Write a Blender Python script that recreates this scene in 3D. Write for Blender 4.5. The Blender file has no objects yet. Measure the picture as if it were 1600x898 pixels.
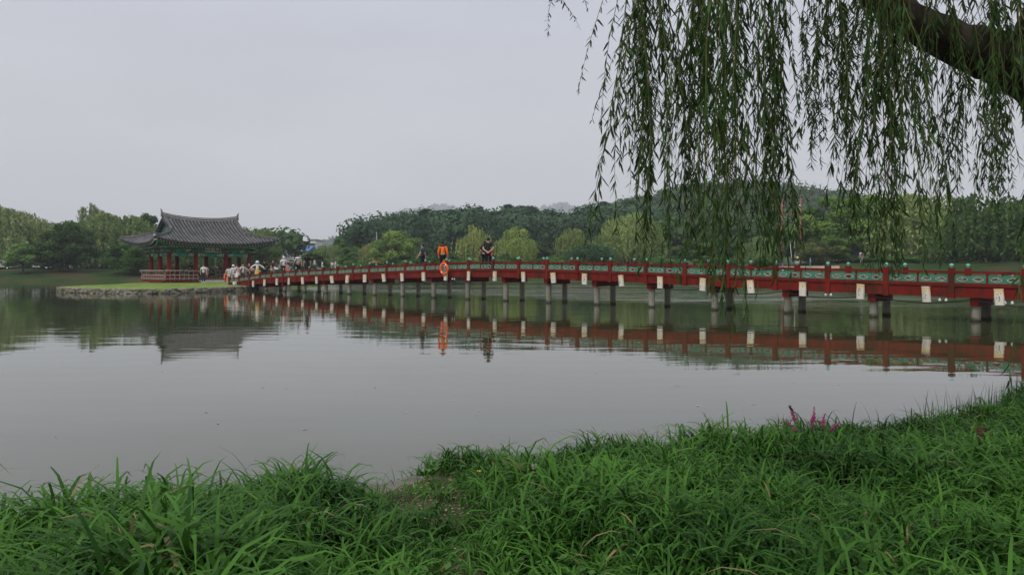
import bpy, bmesh, math, random
import numpy as np
from mathutils import Vector, Matrix, Euler

R = math.radians
scene = bpy.context.scene
COL = scene.collection
random.seed(7)

# ------------------------------------------------------------------ camera
FPX, CX, HY, CAMZ = 1150.0, 800.0, 422.5, 1.55      # focal length in photo pixels, image centre, horizon row, eye height
cam_d = bpy.data.cameras.new("camera")
cam_d.sensor_width = 36.0
cam_d.lens = FPX / 1600.0 * 36.0
cam_d.shift_y = -(449.0 - HY) / 1600.0
cam_d.clip_start = 0.05
cam_d.clip_end = 6000.0
cam = bpy.data.objects.new("camera", cam_d)
cam.location = (0, 0, CAMZ)
cam.rotation_euler = (R(90), 0, 0)
COL.objects.link(cam)
scene.camera = cam

# ------------------------------------------------------------------ sky
SUN_EL, SUN_AZ = 52.0, 215.0
world = bpy.data.worlds.new("World")
scene.world = world
world.use_nodes = True
nt = world.node_tree
for n in list(nt.nodes):
    nt.nodes.remove(n)
out = nt.nodes.new("ShaderNodeOutputWorld")
bg = nt.nodes.new("ShaderNodeBackground")
sky = nt.nodes.new("ShaderNodeTexSky")
sky.sky_type = 'NISHITA'
sky.sun_disc = False
sky.sun_elevation = R(SUN_EL)
sky.sun_rotation = R(SUN_AZ)
sky.dust_density = 6.0
sky.air_density = 1.0
tc = nt.nodes.new("ShaderNodeTexCoord")
sep = nt.nodes.new("ShaderNodeSeparateXYZ")
nt.links.new(tc.outputs["Generated"], sep.inputs[0])
ramp = nt.nodes.new("ShaderNodeValToRGB")          # a closed cloud deck: a little brighter overhead than at the horizon
ramp.color_ramp.elements[0].position = 0.0
ramp.color_ramp.elements[0].color = (4.80, 4.55, 4.62, 1)
ramp.color_ramp.elements[1].position = 1.0
ramp.color_ramp.elements[1].color = (11.4, 11.5, 12.0, 1)
e = ramp.color_ramp.elements.new(0.35)
e.color = (4.36, 4.52, 5.08, 1)
nt.links.new(sep.outputs["Z"], ramp.inputs[0])
mp = nt.nodes.new("ShaderNodeMapping")
mp.inputs["Scale"].default_value = (1.2, 1.2, 4.5)
nt.links.new(tc.outputs["Generated"], mp.inputs[0])
nz = nt.nodes.new("ShaderNodeTexNoise")
nz.inputs["Scale"].default_value = 1.6
nz.inputs["Detail"].default_value = 4.0
nz.inputs["Roughness"].default_value = 0.5
nt.links.new(mp.outputs[0], nz.inputs["Vector"])
mr = nt.nodes.new("ShaderNodeMapRange")
mr.inputs["From Min"].default_value = 0.25
mr.inputs["From Max"].default_value = 0.75
mr.inputs["To Min"].default_value = 0.91
mr.inputs["To Max"].default_value = 1.09
nt.links.new(nz.outputs["Fac"], mr.inputs["Value"])
mul = nt.nodes.new("ShaderNodeVectorMath")
mul.operation = 'MULTIPLY'
nt.links.new(ramp.outputs["Color"], mul.inputs[0])
nt.links.new(mr.outputs["Result"], mul.inputs[1])
mix = nt.nodes.new("ShaderNodeMixRGB")
mix.inputs[0].default_value = 0.93
nt.links.new(sky.outputs["Color"], mix.inputs[1])
nt.links.new(mul.outputs[0], mix.inputs[2])
nt.links.new(mix.outputs[0], bg.inputs["Color"])
bg.inputs["Strength"].default_value = 0.112
nt.links.new(bg.outputs[0], out.inputs["Surface"])

sun_d = bpy.data.lights.new("sun", 'SUN')
sun_d.energy = 1.5
sun_d.angle = R(25)
sun_d.color = (1.0, 0.97, 0.92)
sun = bpy.data.objects.new("sun", sun_d)
_az = R(SUN_AZ)
_sd = Vector((math.sin(_az) * math.cos(R(SUN_EL)), math.cos(_az) * math.cos(R(SUN_EL)), math.sin(R(SUN_EL))))
sun.rotation_euler = _sd.to_track_quat('Z', 'Y').to_euler()
COL.objects.link(sun)

scene.view_settings.view_transform = 'Standard'
scene.view_settings.look = 'None'
scene.view_settings.exposure = 0.32
scene.view_settings.gamma = 1.0
scene.render.engine = 'CYCLES'
scene.cycles.use_denoising = True
scene.cycles.max_bounces = 8
scene.cycles.transparent_max_bounces = 8
scene.cycles.volume_bounces = 0

# ------------------------------------------------------------------ helpers
def wx(px, Y):
    return (px - CX) / FPX * Y

def wz(py, Y):
    return CAMZ + (HY - py) / FPX * Y

ORD = ["", "first", "second", "third", "fourth", "fifth", "sixth", "seventh", "eighth", "ninth", "tenth", "eleventh", "twelfth", "thirteenth",
       "fourteenth", "fifteenth", "sixteenth", "seventeenth", "eighteenth", "nineteenth", "twentieth", "twenty-first", "twenty-second",
       "twenty-third", "twenty-fourth", "twenty-fifth", "twenty-sixth", "twenty-seventh", "twenty-eighth", "twenty-ninth", "thirtieth",
       "thirty-first", "thirty-second", "thirty-third", "thirty-fourth", "thirty-fifth"]

def tag(o, label=None, cat=None, group=None, kind=None):
    if label: o["label"] = label
    if cat: o["category"] = cat
    if group: o["group"] = group
    if kind: o["kind"] = kind
    return o

def empty(name, loc, label=None, cat=None, group=None, rz=0.0, scale=1.0):
    o = bpy.data.objects.new(name, None)
    o.empty_display_size = 0.2
    o.location = loc
    o.rotation_euler = (0, 0, rz)
    o.scale = (scale,) * 3
    COL.objects.link(o)
    tag(o, label, cat, group)
    return o

def link(name, me, parent=None, loc=None, rot=None, scale=None, mat4=None):
    o = bpy.data.objects.new(name, me)
    COL.objects.link(o)
    if parent is not None:
        o.parent = parent
    if mat4 is not None:
        o.matrix_basis = mat4
    else:
        if loc is not None: o.location = loc
        if rot is not None: o.rotation_euler = rot
        if scale is not None: o.scale = scale
    return o

class MB:
    """collects shapes into one mesh"""
    def __init__(s):
        s.v, s.f, s.m = [], [], []
    def add(s, vs, fs, mi=0):
        b = len(s.v)
        s.v.extend([tuple(p) for p in vs])
        for f in fs:
            s.f.append(tuple(i + b for i in f)); s.m.append(mi)
        return s
    def box(s, c, d, mi=0, mat=None, taper=1.0):
        x, y, z = d[0] / 2, d[1] / 2, d[2] / 2
        vs = [(-x, -y, -z), (x, -y, -z), (x, y, -z), (-x, y, -z), (-x * taper, -y * taper, z), (x * taper, -y * taper, z), (x * taper, y * taper, z), (-x * taper, y * taper, z)]
        if mat is not None:
            vs = [mat @ Vector(p) for p in vs]
        vs = [(p[0] + c[0], p[1] + c[1], p[2] + c[2]) for p in vs]
        return s.add(vs, [(3, 2, 1, 0), (4, 5, 6, 7), (0, 1, 5, 4), (1, 2, 6, 5), (2, 3, 7, 6), (3, 0, 4, 7)], mi)
    def tube(s, pts, rad, n=6, mi=0, cap=True, flat=1.0):
        pts = [Vector(p) for p in pts]
        if not hasattr(rad, '__len__'): rad = [rad] * len(pts)
        t0 = (pts[1] - pts[0]).normalized()
        up = Vector((0, 0, 1)) if abs(t0.z) < 0.9 else Vector((1, 0, 0))
        side = t0.cross(up).normalized()
        rings = []
        for i, p in enumerate(pts):
            t = (pts[min(i + 1, len(pts) - 1)] - pts[max(i - 1, 0)])
            if t.length < 1e-9: t = t0
            t.normalize()
            side = (side - t * side.dot(t))
            if side.length < 1e-6: side = t.orthogonal()
            side.normalize()
            u2 = side.cross(t)
            rings.append([p + (side * math.cos(2 * math.pi * k / n) + u2 * math.sin(2 * math.pi * k / n) * flat) * rad[i] for k in range(n)])
        vs = [q for r in rings for q in r]
        fs = []
        for i in range(len(pts) - 1):
            for k in range(n):
                a, b = i * n + k, i * n + (k + 1) % n
                fs.append((a, b, b + n, a + n))
        if cap:
            fs.append(tuple(range(n - 1, -1, -1)))
            fs.append(tuple(range((len(pts) - 1) * n, len(pts) * n)))
        return s.add(vs, fs, mi)
    def lathe(s, prof, n=12, c=(0, 0, 0), mi=0, sx=1.0, sy=1.0):
        vs, fs = [], []
        for r, z in prof:
            for k in range(n):
                a = 2 * math.pi * k / n
                vs.append((c[0] + r * sx * math.cos(a), c[1] + r * sy * math.sin(a), c[2] + z))
        for i in range(len(prof) - 1):
            for k in range(n):
                a, b = i * n + k, i * n + (k + 1) % n
                fs.append((a, b, b + n, a + n))
        fs.append(tuple(range(n - 1, -1, -1)))
        fs.append(tuple(range((len(prof) - 1) * n, len(prof) * n)))
        return s.add(vs, fs, mi)
    def mesh(s, name, mats, smooth=False):
        me = bpy.data.meshes.new(name)
        me.from_pydata(s.v, [], s.f)
        if not isinstance(mats, (list, tuple)): mats = [mats]
        for m in mats: me.materials.append(m)
        me.polygons.foreach_set("material_index", s.m)
        if smooth:
            me.polygons.foreach_set("use_smooth", [True] * len(s.f))
        me.update()
        return me
    def obj(s, name, mats, parent=None, smooth=False, **k):
        return link(name, s.mesh(name, mats, smooth), parent, **k)

def np_mesh(name, verts, quads, mat, attrs=None, smooth=False):
    """mesh from numpy arrays of quads (or triangles)"""
    me = bpy.data.meshes.new(name)
    nv, nf, k = len(verts), len(quads), quads.shape[1]
    me.vertices.add(nv)
    me.vertices.foreach_set("co", verts.astype(np.float32).ravel())
    me.loops.add(nf * k)
    me.loops.foreach_set("vertex_index", quads.astype(np.int32).ravel())
    me.polygons.add(nf)
    me.polygons.foreach_set("loop_start", np.arange(0, nf * k, k, dtype=np.int32))
    me.polygons.foreach_set("loop_total", np.full(nf, k, dtype=np.int32))
    if smooth:
        me.polygons.foreach_set("use_smooth", np.ones(nf, dtype=bool))
    me.materials.append(mat)
    if attrs:
        for an, av in attrs.items():
            a = me.attributes.new(an, 'FLOAT', 'FACE')
            a.data.foreach_set("value", av.astype(np.float32))
    me.update(calc_edges=True)
    return me

def interp(x, xs, ys):
    return float(np.interp(x, xs, ys))

def smooth01(t):
    t = np.clip(t, 0, 1)
    return t * t * (3 - 2 * t)

# ------------------------------------------------------------------ materials
def new_mat(name):
    m = bpy.data.materials.new(name)
    m.use_nodes = True
    n = m.node_tree.nodes
    b = n["Principled BSDF"]
    return m, m.node_tree, b

def noise_mat(name, c1, c2, scale=4.0, rough=0.7, bump=0.0, bscale=None, detail=5.0, spec=0.06, stretch=None, coord="world", lo=0.35, hi=0.65, c3=None, c3scale=1.0, c3lo=0.55, c3hi=0.7):
    m, t, b = new_mat(name)
    N, L = t.nodes, t.links
    if coord == "world":
        g = N.new("ShaderNodeNewGeometry"); vec = g.outputs["Position"]
    else:
        g = N.new("ShaderNodeTexCoord"); vec = g.outputs["Object"]
    if stretch:
        mpn = N.new("ShaderNodeMapping"); mpn.inputs["Scale"].default_value = stretch
        L.new(vec, mpn.inputs[0]); vec = mpn.outputs[0]
    nz = N.new("ShaderNodeTexNoise")
    nz.inputs["Scale"].default_value = scale; nz.inputs["Detail"].default_value = detail; nz.inputs["Roughness"].default_value = 0.6
    L.new(vec, nz.inputs["Vector"])
    rp = N.new("ShaderNodeValToRGB")
    rp.color_ramp.elements[0].position = lo; rp.color_ramp.elements[0].color = (*c1, 1)
    rp.color_ramp.elements[1].position = hi; rp.color_ramp.elements[1].color = (*c2, 1)
    L.new(nz.outputs["Fac"], rp.inputs[0])
    colo = rp.outputs["Color"]
    if c3:
        n3 = N.new("ShaderNodeTexNoise"); n3.inputs["Scale"].default_value = c3scale; n3.inputs["Detail"].default_value = 6
        L.new(vec, n3.inputs["Vector"])
        r3 = N.new("ShaderNodeMapRange"); r3.inputs["From Min"].default_value = c3lo; r3.inputs["From Max"].default_value = c3hi
        L.new(n3.outputs["Fac"], r3.inputs["Value"])
        mx = N.new("ShaderNodeMixRGB"); mx.inputs[2].default_value = (*c3, 1)
        L.new(r3.outputs["Result"], mx.inputs[0]); L.new(colo, mx.inputs[1]); colo = mx.outputs[0]
    L.new(colo, b.inputs["Base Color"])
    b.inputs["Roughness"].default_value = rough
    b.inputs["Specular IOR Level"].default_value = spec
    if bump:
        nb = N.new("ShaderNodeTexNoise"); nb.inputs["Scale"].default_value = bscale or scale * 3; nb.inputs["Detail"].default_value = 6
        L.new(vec, nb.inputs["Vector"])
        bp = N.new("ShaderNodeBump"); bp.inputs["Strength"].default_value = 0.8; bp.inputs["Distance"].default_value = bump
        L.new(nb.outputs["Fac"], bp.inputs["Height"]); L.new(bp.outputs[0], b.inputs["Normal"])
    return m

def leaf_mat(name, c1, c2, trans=0.3, rough=0.65, spec=0.03, dead=None, use_obj=True):
    m, t, b = new_mat(name)
    N, L = t.nodes, t.links
    at = N.new("ShaderNodeAttribute"); at.attribute_name = "tint"
    rp = N.new("ShaderNodeValToRGB")
    rp.color_ramp.elements[0].position = 0.0; rp.color_ramp.elements[0].color = (*c1, 1)
    rp.color_ramp.elements[1].position = 0.93 if dead else 1.0; rp.color_ramp.elements[1].color = (*c2, 1)
    if dead:
        e = rp.color_ramp.elements.new(0.96); e.color = (*dead, 1)
    L.new(at.outputs["Fac"], rp.inputs[0])
    colo = rp.outputs["Color"]
    if use_obj:
        oi = N.new("ShaderNodeObjectInfo")
        mx = N.new("ShaderNodeMixRGB"); mx.blend_type = 'MULTIPLY'; mx.inputs[0].default_value = 1.0
        L.new(colo, mx.inputs[1]); L.new(oi.outputs["Color"], mx.inputs[2]); colo = mx.outputs[0]
    L.new(colo, b.inputs["Base Color"])
    b.inputs["Roughness"].default_value = rough
    b.inputs["Specular IOR Level"].default_value = spec
    tr = N.new("ShaderNodeBsdfTranslucent")
    L.new(colo, tr.inputs["Color"])
    ms = N.new("ShaderNodeMixShader"); ms.inputs[0].default_value = trans
    L.new(b.outputs[0], ms.inputs[1]); L.new(tr.outputs[0], ms.inputs[2])
    L.new(ms.outputs[0], N["Material Output"].inputs["Surface"])
    return m

M = {}
M['red'] = noise_mat("red_paint", (0.108, 0.0095, 0.0070), (0.160, 0.017, 0.012), 2.2, 0.65, bump=0.002, bscale=30, c3=(0.055, 0.020, 0.013), c3scale=5.0, c3lo=0.50, c3hi=0.66, stretch=(1, 1, .30))
M['red_dark'] = noise_mat("red_paint_worn", (0.07, 0.008, 0.005), (0.105, 0.013, 0.008), 3.0, 0.6)
M['column_red'] = noise_mat("column_red", (0.12, 0.010, 0.009), (0.165, 0.017, 0.014), 2.0, 0.55)
M['panel_green'] = noise_mat("panel_green", (0.040, 0.155, 0.10), (0.070, 0.205, 0.135), 3.0, 0.5)
M['finial_green'] = noise_mat("finial_green", (0.11, 0.36, 0.25), (0.18, 0.46, 0.34), 9.0, 0.45)
M['trim_white'] = noise_mat("trim_white", (0.36, 0.37, 0.32), (0.50, 0.50, 0.44), 8.0, 0.5)
M['trim_dark'] = noise_mat("trim_dark", (0.02, 0.025, 0.022), (0.04, 0.045, 0.04), 8.0, 0.5)
M['concrete'] = noise_mat("concrete", (0.15, 0.142, 0.115), (0.26, 0.25, 0.21), 2.5, 0.85, bump=0.004, bscale=40, stretch=(1, 1, 0.35), c3=(0.15, 0.15, 0.12), c3scale=1.2, c3lo=0.5, c3hi=0.75)
def stain_concrete():
    m = M['concrete']; t = m.node_tree; N, L = t.nodes, t.links
    b = N["Principled BSDF"]
    src = b.inputs["Base Color"].links[0].from_socket
    g = N.new("ShaderNodeNewGeometry"); sp = N.new("ShaderNodeSeparateXYZ"); L.new(g.outputs["Position"], sp.inputs[0])
    nz_ = N.new("ShaderNodeTexNoise"); nz_.inputs["Scale"].default_value = 7.0; L.new(g.outputs["Position"], nz_.inputs["Vector"])
    ma = N.new("ShaderNodeMath"); ma.operation = 'MULTIPLY_ADD'; ma.inputs[1].default_value = -0.16; L.new(nz_.outputs["Fac"], ma.inputs[0]); L.new(sp.outputs["Z"], ma.inputs[2])
    r_ = N.new("ShaderNodeMapRange"); r_.inputs["From Min"].default_value = -0.04; r_.inputs["From Max"].default_value = 0.06; r_.inputs["To Min"].default_value = 0.9; r_.inputs["To Max"].default_value = 0.0
    L.new(ma.outputs[0], r_.inputs["Value"])
    mx = N.new("ShaderNodeMixRGB"); mx.inputs[2].default_value = (0.03, 0.034, 0.02, 1)
    L.new(r_.outputs["Result"], mx.inputs[0]); L.new(src, mx.inputs[1]); L.new(mx.outputs[0], b.inputs["Base Color"])
stain_concrete()          # algae band left by the pond on the piers
M['tile'] = noise_mat("roof_tile", (0.068, 0.068, 0.072), (0.135, 0.132, 0.135), 1.6, 0.65, bump=0.004, bscale=20)
M['tile_bed'] = noise_mat("roof_tile_bed", (0.022, 0.022, 0.024), (0.04, 0.04, 0.043), 5, 0.75, bump=0.01, bscale=5)
M['mortar'] = noise_mat("mortar", (0.34, 0.33, 0.31), (0.46, 0.45, 0.42), 4, 0.8)
M['teal'] = noise_mat("teal_paint", (0.015, 0.16, 0.13), (0.03, 0.24, 0.20), 2.0, 0.5)
M['dancheong'] = noise_mat("painted_beam", (0.05, 0.16, 0.12), (0.34, 0.36, 0.30), 6.0, 0.55, lo=0.42, hi=0.58, c3=(0.22, 0.06, 0.045), c3scale=9, c3lo=0.6, c3hi=0.65)
M['bracket'] = noise_mat("bracket_paint", (0.02, 0.08, 0.06), (0.12, 0.13, 0.10), 5.0, 0.6, lo=0.4, hi=0.62)
M['rafter'] = noise_mat("rafter_green", (0.02, 0.075, 0.055), (0.035, 0.11, 0.08), 4.0, 0.6)
M['rafter_end'] = noise_mat("rafter_end", (0.26, 0.30, 0.26), (0.40, 0.42, 0.38), 6.0, 0.6)
M['soffit'] = noise_mat("soffit", (0.05, 0.035, 0.025), (0.08, 0.06, 0.045), 4.0, 0.7)
M['pale_wood'] = noise_mat("pale_painted_wood", (0.24, 0.195, 0.165), (0.37, 0.325, 0.28), 6.0, 0.65, c3=(0.18, 0.06, 0.05), c3scale=5, c3lo=0.58, c3hi=0.66)
M['floor_wood'] = noise_mat("floor_wood", (0.12, 0.07, 0.05), (0.18, 0.11, 0.08), 5.0, 0.6, stretch=(1, 4, 1))
M['stone'] = noise_mat("grey_stone", (0.10, 0.092, 0.072), (0.25, 0.235, 0.19), 2.2, 0.9, bump=0.03, bscale=9, coord="world", c3=(0.09, 0.10, 0.055), c3scale=2.0, c3lo=0.5, c3hi=0.65)
M['step_stone'] = noise_mat("step_stone", (0.36, 0.33, 0.28), (0.46, 0.43, 0.37), 3.0, 0.85, bump=0.006, bscale=25)
M['sign_black'] = noise_mat("sign_black", (0.012, 0.012, 0.012), (0.02, 0.02, 0.02), 5, 0.5)
M['sign_white'] = noise_mat("sign_white", (0.62, 0.60, 0.54), (0.72, 0.70, 0.64), 6, 0.6)
M['black_rubber'] = noise_mat("black_rubber", (0.012, 0.012, 0.013), (0.02, 0.02, 0.02), 5, 0.6)
M['buoy'] = noise_mat("buoy_orange", (0.72, 0.10, 0.015), (0.82, 0.14, 0.025), 6, 0.45)
M['rope_white'] = noise_mat("white_rope", (0.6, 0.58, 0.54), (0.72, 0.7, 0.66), 9, 0.8)
M['lamp_white'] = noise_mat("lamp_housing", (0.58, 0.58, 0.55), (0.68, 0.68, 0.66), 9, 0.5)
M['bark'] = noise_mat("bark", (0.020, 0.016, 0.012), (0.055, 0.045, 0.034), 5, 0.9, bump=0.03, bscale=8, stretch=(1.6, 1.6, 0.4), coord="world")
M['bark_far'] = noise_mat("bark_far", (0.05, 0.04, 0.032), (0.09, 0.075, 0.06), 2, 0.9)
M['twig'] = noise_mat("twig", (0.085, 0.095, 0.03), (0.13, 0.13, 0.05), 9, 0.7)
M['willow_leaf'] = leaf_mat("willow_leaf", (0.017, 0.040, 0.012), (0.060, 0.115, 0.029), trans=0.34, rough=0.5, spec=0.08)
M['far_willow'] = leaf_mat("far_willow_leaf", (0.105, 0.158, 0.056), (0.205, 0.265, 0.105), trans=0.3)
M['far_broad'] = leaf_mat("far_broad_leaf", (0.040, 0.080, 0.024), (0.115, 0.180, 0.052), trans=0.28)
M['far_pine'] = leaf_mat("far_pine_needles", (0.020, 0.050, 0.026), (0.062, 0.115, 0.056), trans=0.12)
M['hill_leaf'] = leaf_mat("hill_leaf", (0.032, 0.068, 0.026), (0.075, 0.125, 0.044), trans=0.15)
M['grass'] = leaf_mat("grass_blade", (0.012, 0.044, 0.007), (0.066, 0.172, 0.023), trans=0.28, rough=0.5, spec=0.09, dead=(0.20, 0.16, 0.08), use_obj=False)
M['weed'] = leaf_mat("weed_leaf", (0.040, 0.095, 0.022), (0.085, 0.17, 0.045), trans=0.25, rough=0.5, use_obj=False)
M['soil'] = noise_mat("bank_soil", (0.035, 0.030, 0.018), (0.085, 0.072, 0.048), 6, 0.95, bump=0.02, bscale=14, c3=(0.03, 0.055, 0.014), c3scale=2.5, c3lo=0.45, c3hi=0.6)
M['mud'] = noise_mat("wet_mud", (0.055, 0.046, 0.034), (0.11, 0.095, 0.072), 7, 0.6, bump=0.015, bscale=22, spec=0.5)
M['lawn'] = noise_mat("lawn", (0.012, 0.030, 0.007), (0.024, 0.050, 0.011), 0.35, 0.95, bump=0.08, bscale=5, c3=(0.055, 0.042, 0.022), c3scale=0.10, c3lo=0.48, c3hi=0.62)
M['island_lawn'] = noise_mat("island_lawn", (0.095, 0.145, 0.030), (0.165, 0.215, 0.050), 1.2, 0.95, bump=0.05, bscale=9, c3=(0.07, 0.12, 0.025), c3scale=0.5, c3lo=0.5, c3hi=0.65)
M['hill_soil'] = noise_mat("hill_ground", (0.030, 0.050, 0.026), (0.055, 0.080, 0.040), 0.08, 0.95, bump=1.2, bscale=0.14)
M['path'] = noise_mat("sandy_path", (0.20, 0.16, 0.11), (0.28, 0.23, 0.17), 0.8, 0.95)
M['skin'] = noise_mat("skin", (0.42, 0.25, 0.18), (0.47, 0.29, 0.21), 8, 0.55, coord="object")
M['hair'] = noise_mat("hair_black", (0.010, 0.009, 0.008), (0.02, 0.018, 0.016), 20, 0.5, coord="object")
M['hair_grey'] = noise_mat("hair_white", (0.5, 0.5, 0.48), (0.62, 0.61, 0.59), 20, 0.6, coord="object")

_cl = {}
def cloth(col):
    k = tuple(round(c, 3) for c in col)
    if k not in _cl:
        d = tuple(c * 0.85 for c in k)
        _cl[k] = noise_mat("cloth", d, k, 12, 0.85, bump=0.006, bscale=14, coord="object")
    return _cl[k]

# ------------------------------------------------------------------ water
def make_water():
    m, t, b = new_mat("pond_water")
    N, L = t.nodes, t.links
    g = N.new("ShaderNodeNewGeometry")
    b.inputs["Base Color"].default_value = (0.036, 0.041, 0.018, 1)
    b.inputs["Roughness"].default_value = 0.015
    b.inputs["IOR"].default_value = 1.85
    def noise(scale, st, detail=3.0, rgh=0.5):
        mpn = N.new("ShaderNodeMapping"); mpn.inputs["Scale"].default_value = st
        L.new(g.outputs["Position"], mpn.inputs[0])
        n = N.new("ShaderNodeTexNoise"); n.inputs["Scale"].default_value = scale; n.inputs["Detail"].default_value = detail
        n.inputs["Roughness"].default_value = rgh
        L.new(mpn.outputs[0], n.inputs["Vector"])
        return n.outputs["Fac"]
    def math_n(op, a, bb):
        n = N.new("ShaderNodeMath"); n.operation = op
        for i, v in enumerate((a, bb)):
            if isinstance(v, (int, float)): n.inputs[i].default_value = v
            else: L.new(v, n.inputs[i])
        return n.outputs[0]
    swell = noise(0.55, (0.35, 1.0, 1.0), 2.0)
    ripple = noise(1.7, (0.28, 1.0, 1.0), 3.0)
    # cat's paws: patches where the breeze roughens the pond, mostly out beyond the bridge
    patch = noise(0.05, (0.45, 1.3, 1.0), 3.0)
    sep = N.new("ShaderNodeSeparateXYZ"); L.new(g.outputs["Position"], sep.inputs[0])
    # signed distance beyond the bridge line  (direction across the bridge = (.72,.694))
    dist = math_n('ADD', math_n('MULTIPLY', sep.outputs["X"], 0.72), math_n('MULTIPLY', sep.outputs["Y"], 0.694))
    beyond = N.new("ShaderNodeMapRange"); beyond.inputs["From Min"].default_value = 26.5; beyond.inputs["From Max"].default_value = 33.0
    L.new(dist, beyond.inputs["Value"])
    pr = N.new("ShaderNodeMapRange"); pr.inputs["From Min"].default_value = 0.36; pr.inputs["From Max"].default_value = 0.52
    L.new(patch, pr.inputs["Value"])
    breeze = math_n('MULTIPLY', beyond.outputs["Result"], pr.outputs["Result"])
    nearr = N.new("ShaderNodeMapRange"); nearr.inputs["From Min"].default_value = 9.0; nearr.inputs["From Max"].default_value = 19.0
    nearr.inputs["To Min"].default_value = 0.0012; nearr.inputs["To Max"].default_value = 0.0055
    L.new(sep.outputs["Y"], nearr.inputs["Value"]); calm = nearr.outputs["Result"]        # sheltered by the bank
    h = math_n('ADD', math_n('MULTIPLY', swell, 0.0060), math_n('MULTIPLY', ripple, math_n('ADD', calm, math_n('MULTIPLY', breeze, 0.030))))
    chop = noise(0.9, (0.30, 1.0, 1.0), 3.0, 0.6)
    h = math_n('ADD', h, math_n('MULTIPLY', chop, math_n('MULTIPLY', breeze, 0.085)))
    streak = noise(0.42, (0.10, 1.5, 1.0), 4.0, 0.6)
    sr = N.new("ShaderNodeMapRange"); sr.inputs["From Min"].default_value = 0.50; sr.inputs["From Max"].default_value = 0.60
    L.new(streak, sr.inputs["Value"])
    L.new(math_n('ADD', 0.015, math_n('MULTIPLY', math_n('MULTIPLY', breeze, sr.outputs["Result"]), 0.24)), b.inputs["Roughness"])
    bp = N.new("ShaderNodeBump"); bp.inputs["Strength"].default_value = 1.0; bp.inputs["Distance"].default_value = 1.0
    L.new(h, bp.inputs["Height"]); L.new(bp.outputs[0], b.inputs["Normal"])
    mb = MB()
    mb.add([(-260, -20, 0), (260, -20, 0), (260, 260, 0), (-260, 260, 0)], [(0, 1, 2, 3)])
    o = mb.obj("water", m)
    tag(o, "calm grey green pond reflecting the sky and bridge", "pond", kind="structure")
make_water()

# ------------------------------------------------------------------ near bank
SHX = [-60, -12, -6, -2.8, -1.7, -1.25, -0.9, -0.5, 0.33, 1.62, 3.2, 4.5, 6.5, 10, 20, 60]
SHY = [0.0, 1.6, 2.7, 3.75, 4.4, 5.15, 5.42, 5.6, 5.85, 6.15, 6.75, 7.4, 9.2, 11.5, 12.8, 15.0]
def shore(x):
    return np.interp(x, SHX, SHY)
def bank_z(x, y):
    x = np.asarray(x, float); y = np.asarray(y, float)
    d = shore(x) - y
    z = -0.06 + 0.17 * smooth01((d + 0.03) / 0.35) + 0.12 * smooth01((d - 0.5) / 3.0)
    z = z + 0.018 * np.sin(x * 3.1 + y * 1.7) * smooth01(d / 0.8) + 0.012 * np.sin(x * 7.3 - y * 5.1) * smooth01(d / 0.5)
    mudw = np.exp(-((x + 0.98) / 0.42) ** 2) * smooth01(1 - (d - 0.15) / 0.75)
    z = z - 0.075 * mudw * smooth01((d + 0.05) / 0.2)
    return np.where(d < -0.03, -0.06 - 0.35 * smooth01((-d) / 1.2), z)
def make_bank():
    xs = np.concatenate([np.linspace(-60, -8, 14), np.linspace(-7.5, 9, 220), np.linspace(10, 60, 16)])
    ds = np.concatenate([[-1.6, -0.8, -0.3, -0.1], np.linspace(-0.04, 1.2, 26), np.linspace(1.3, 5.5, 36), [7, 10, 16, 30]])
    X, D = np.meshgrid(xs, ds, indexing='ij')
    Y = shore(X) - D
    Z = bank_z(X, Y)
    v = np.stack([X, Y, Z], -1).reshape(-1, 3)
    nx, nd = len(xs), len(ds)
    i, j = np.meshgrid(np.arange(nx - 1), np.arange(nd - 1), indexing='ij')
    a = (i * nd + j).ravel()
    q = np.stack([a, a + 1, a + nd + 1, a + nd], -1)
    o = link("near_bank", np_mesh("near_bank", v, q, M['soil'], smooth=True))
    tag(o, "grassy earth bank in the foreground", "bank", kind="structure")
    # the trodden muddy spot at the water's edge
    mb = MB()
    n = 26
    rr = random.Random(3)
    ring = []
    for k in range(n):
        a_ = 2 * math.pi * k / n
        s = 1 + 0.16 * math.sin(3 * a_ + 1) + rr.uniform(-.08, .08)
        ring.append((-0.98 + 0.34 * s * math.cos(a_), 5.12 + 0.32 * s * math.sin(a_)))
    vs = [(-0.98, 5.12, float(bank_z(-0.98, 5.12)) + 0.03)]
    for f in (0.4, 0.75, 1.0):
        for (x, y) in ring:
            px, py = -0.98 + (x + 0.98) * f, 5.12 + (y - 5.12) * f
            vs.append((px, py, max(float(bank_z(px, py)), -0.02) + (0.03 if f < 1 else -0.005) + rr.uniform(-.006, .008)))
    fs = []
    for k in range(n):
        fs.append((0, 1 + k, 1 + (k + 1) % n))
        for l in range(2):
            b0 = 1 + l * n
            fs.append((b0 + k, b0 + n + k, b0 + n + (k + 1) % n, b0 + (k + 1) % n))
    mb.add(vs, fs)
    o = mb.obj("mud_patch", M['mud'], smooth=True)
    tag(o, "bare wet mud at the water's edge between the grass", "mud", kind="structure")
make_bank()

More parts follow.
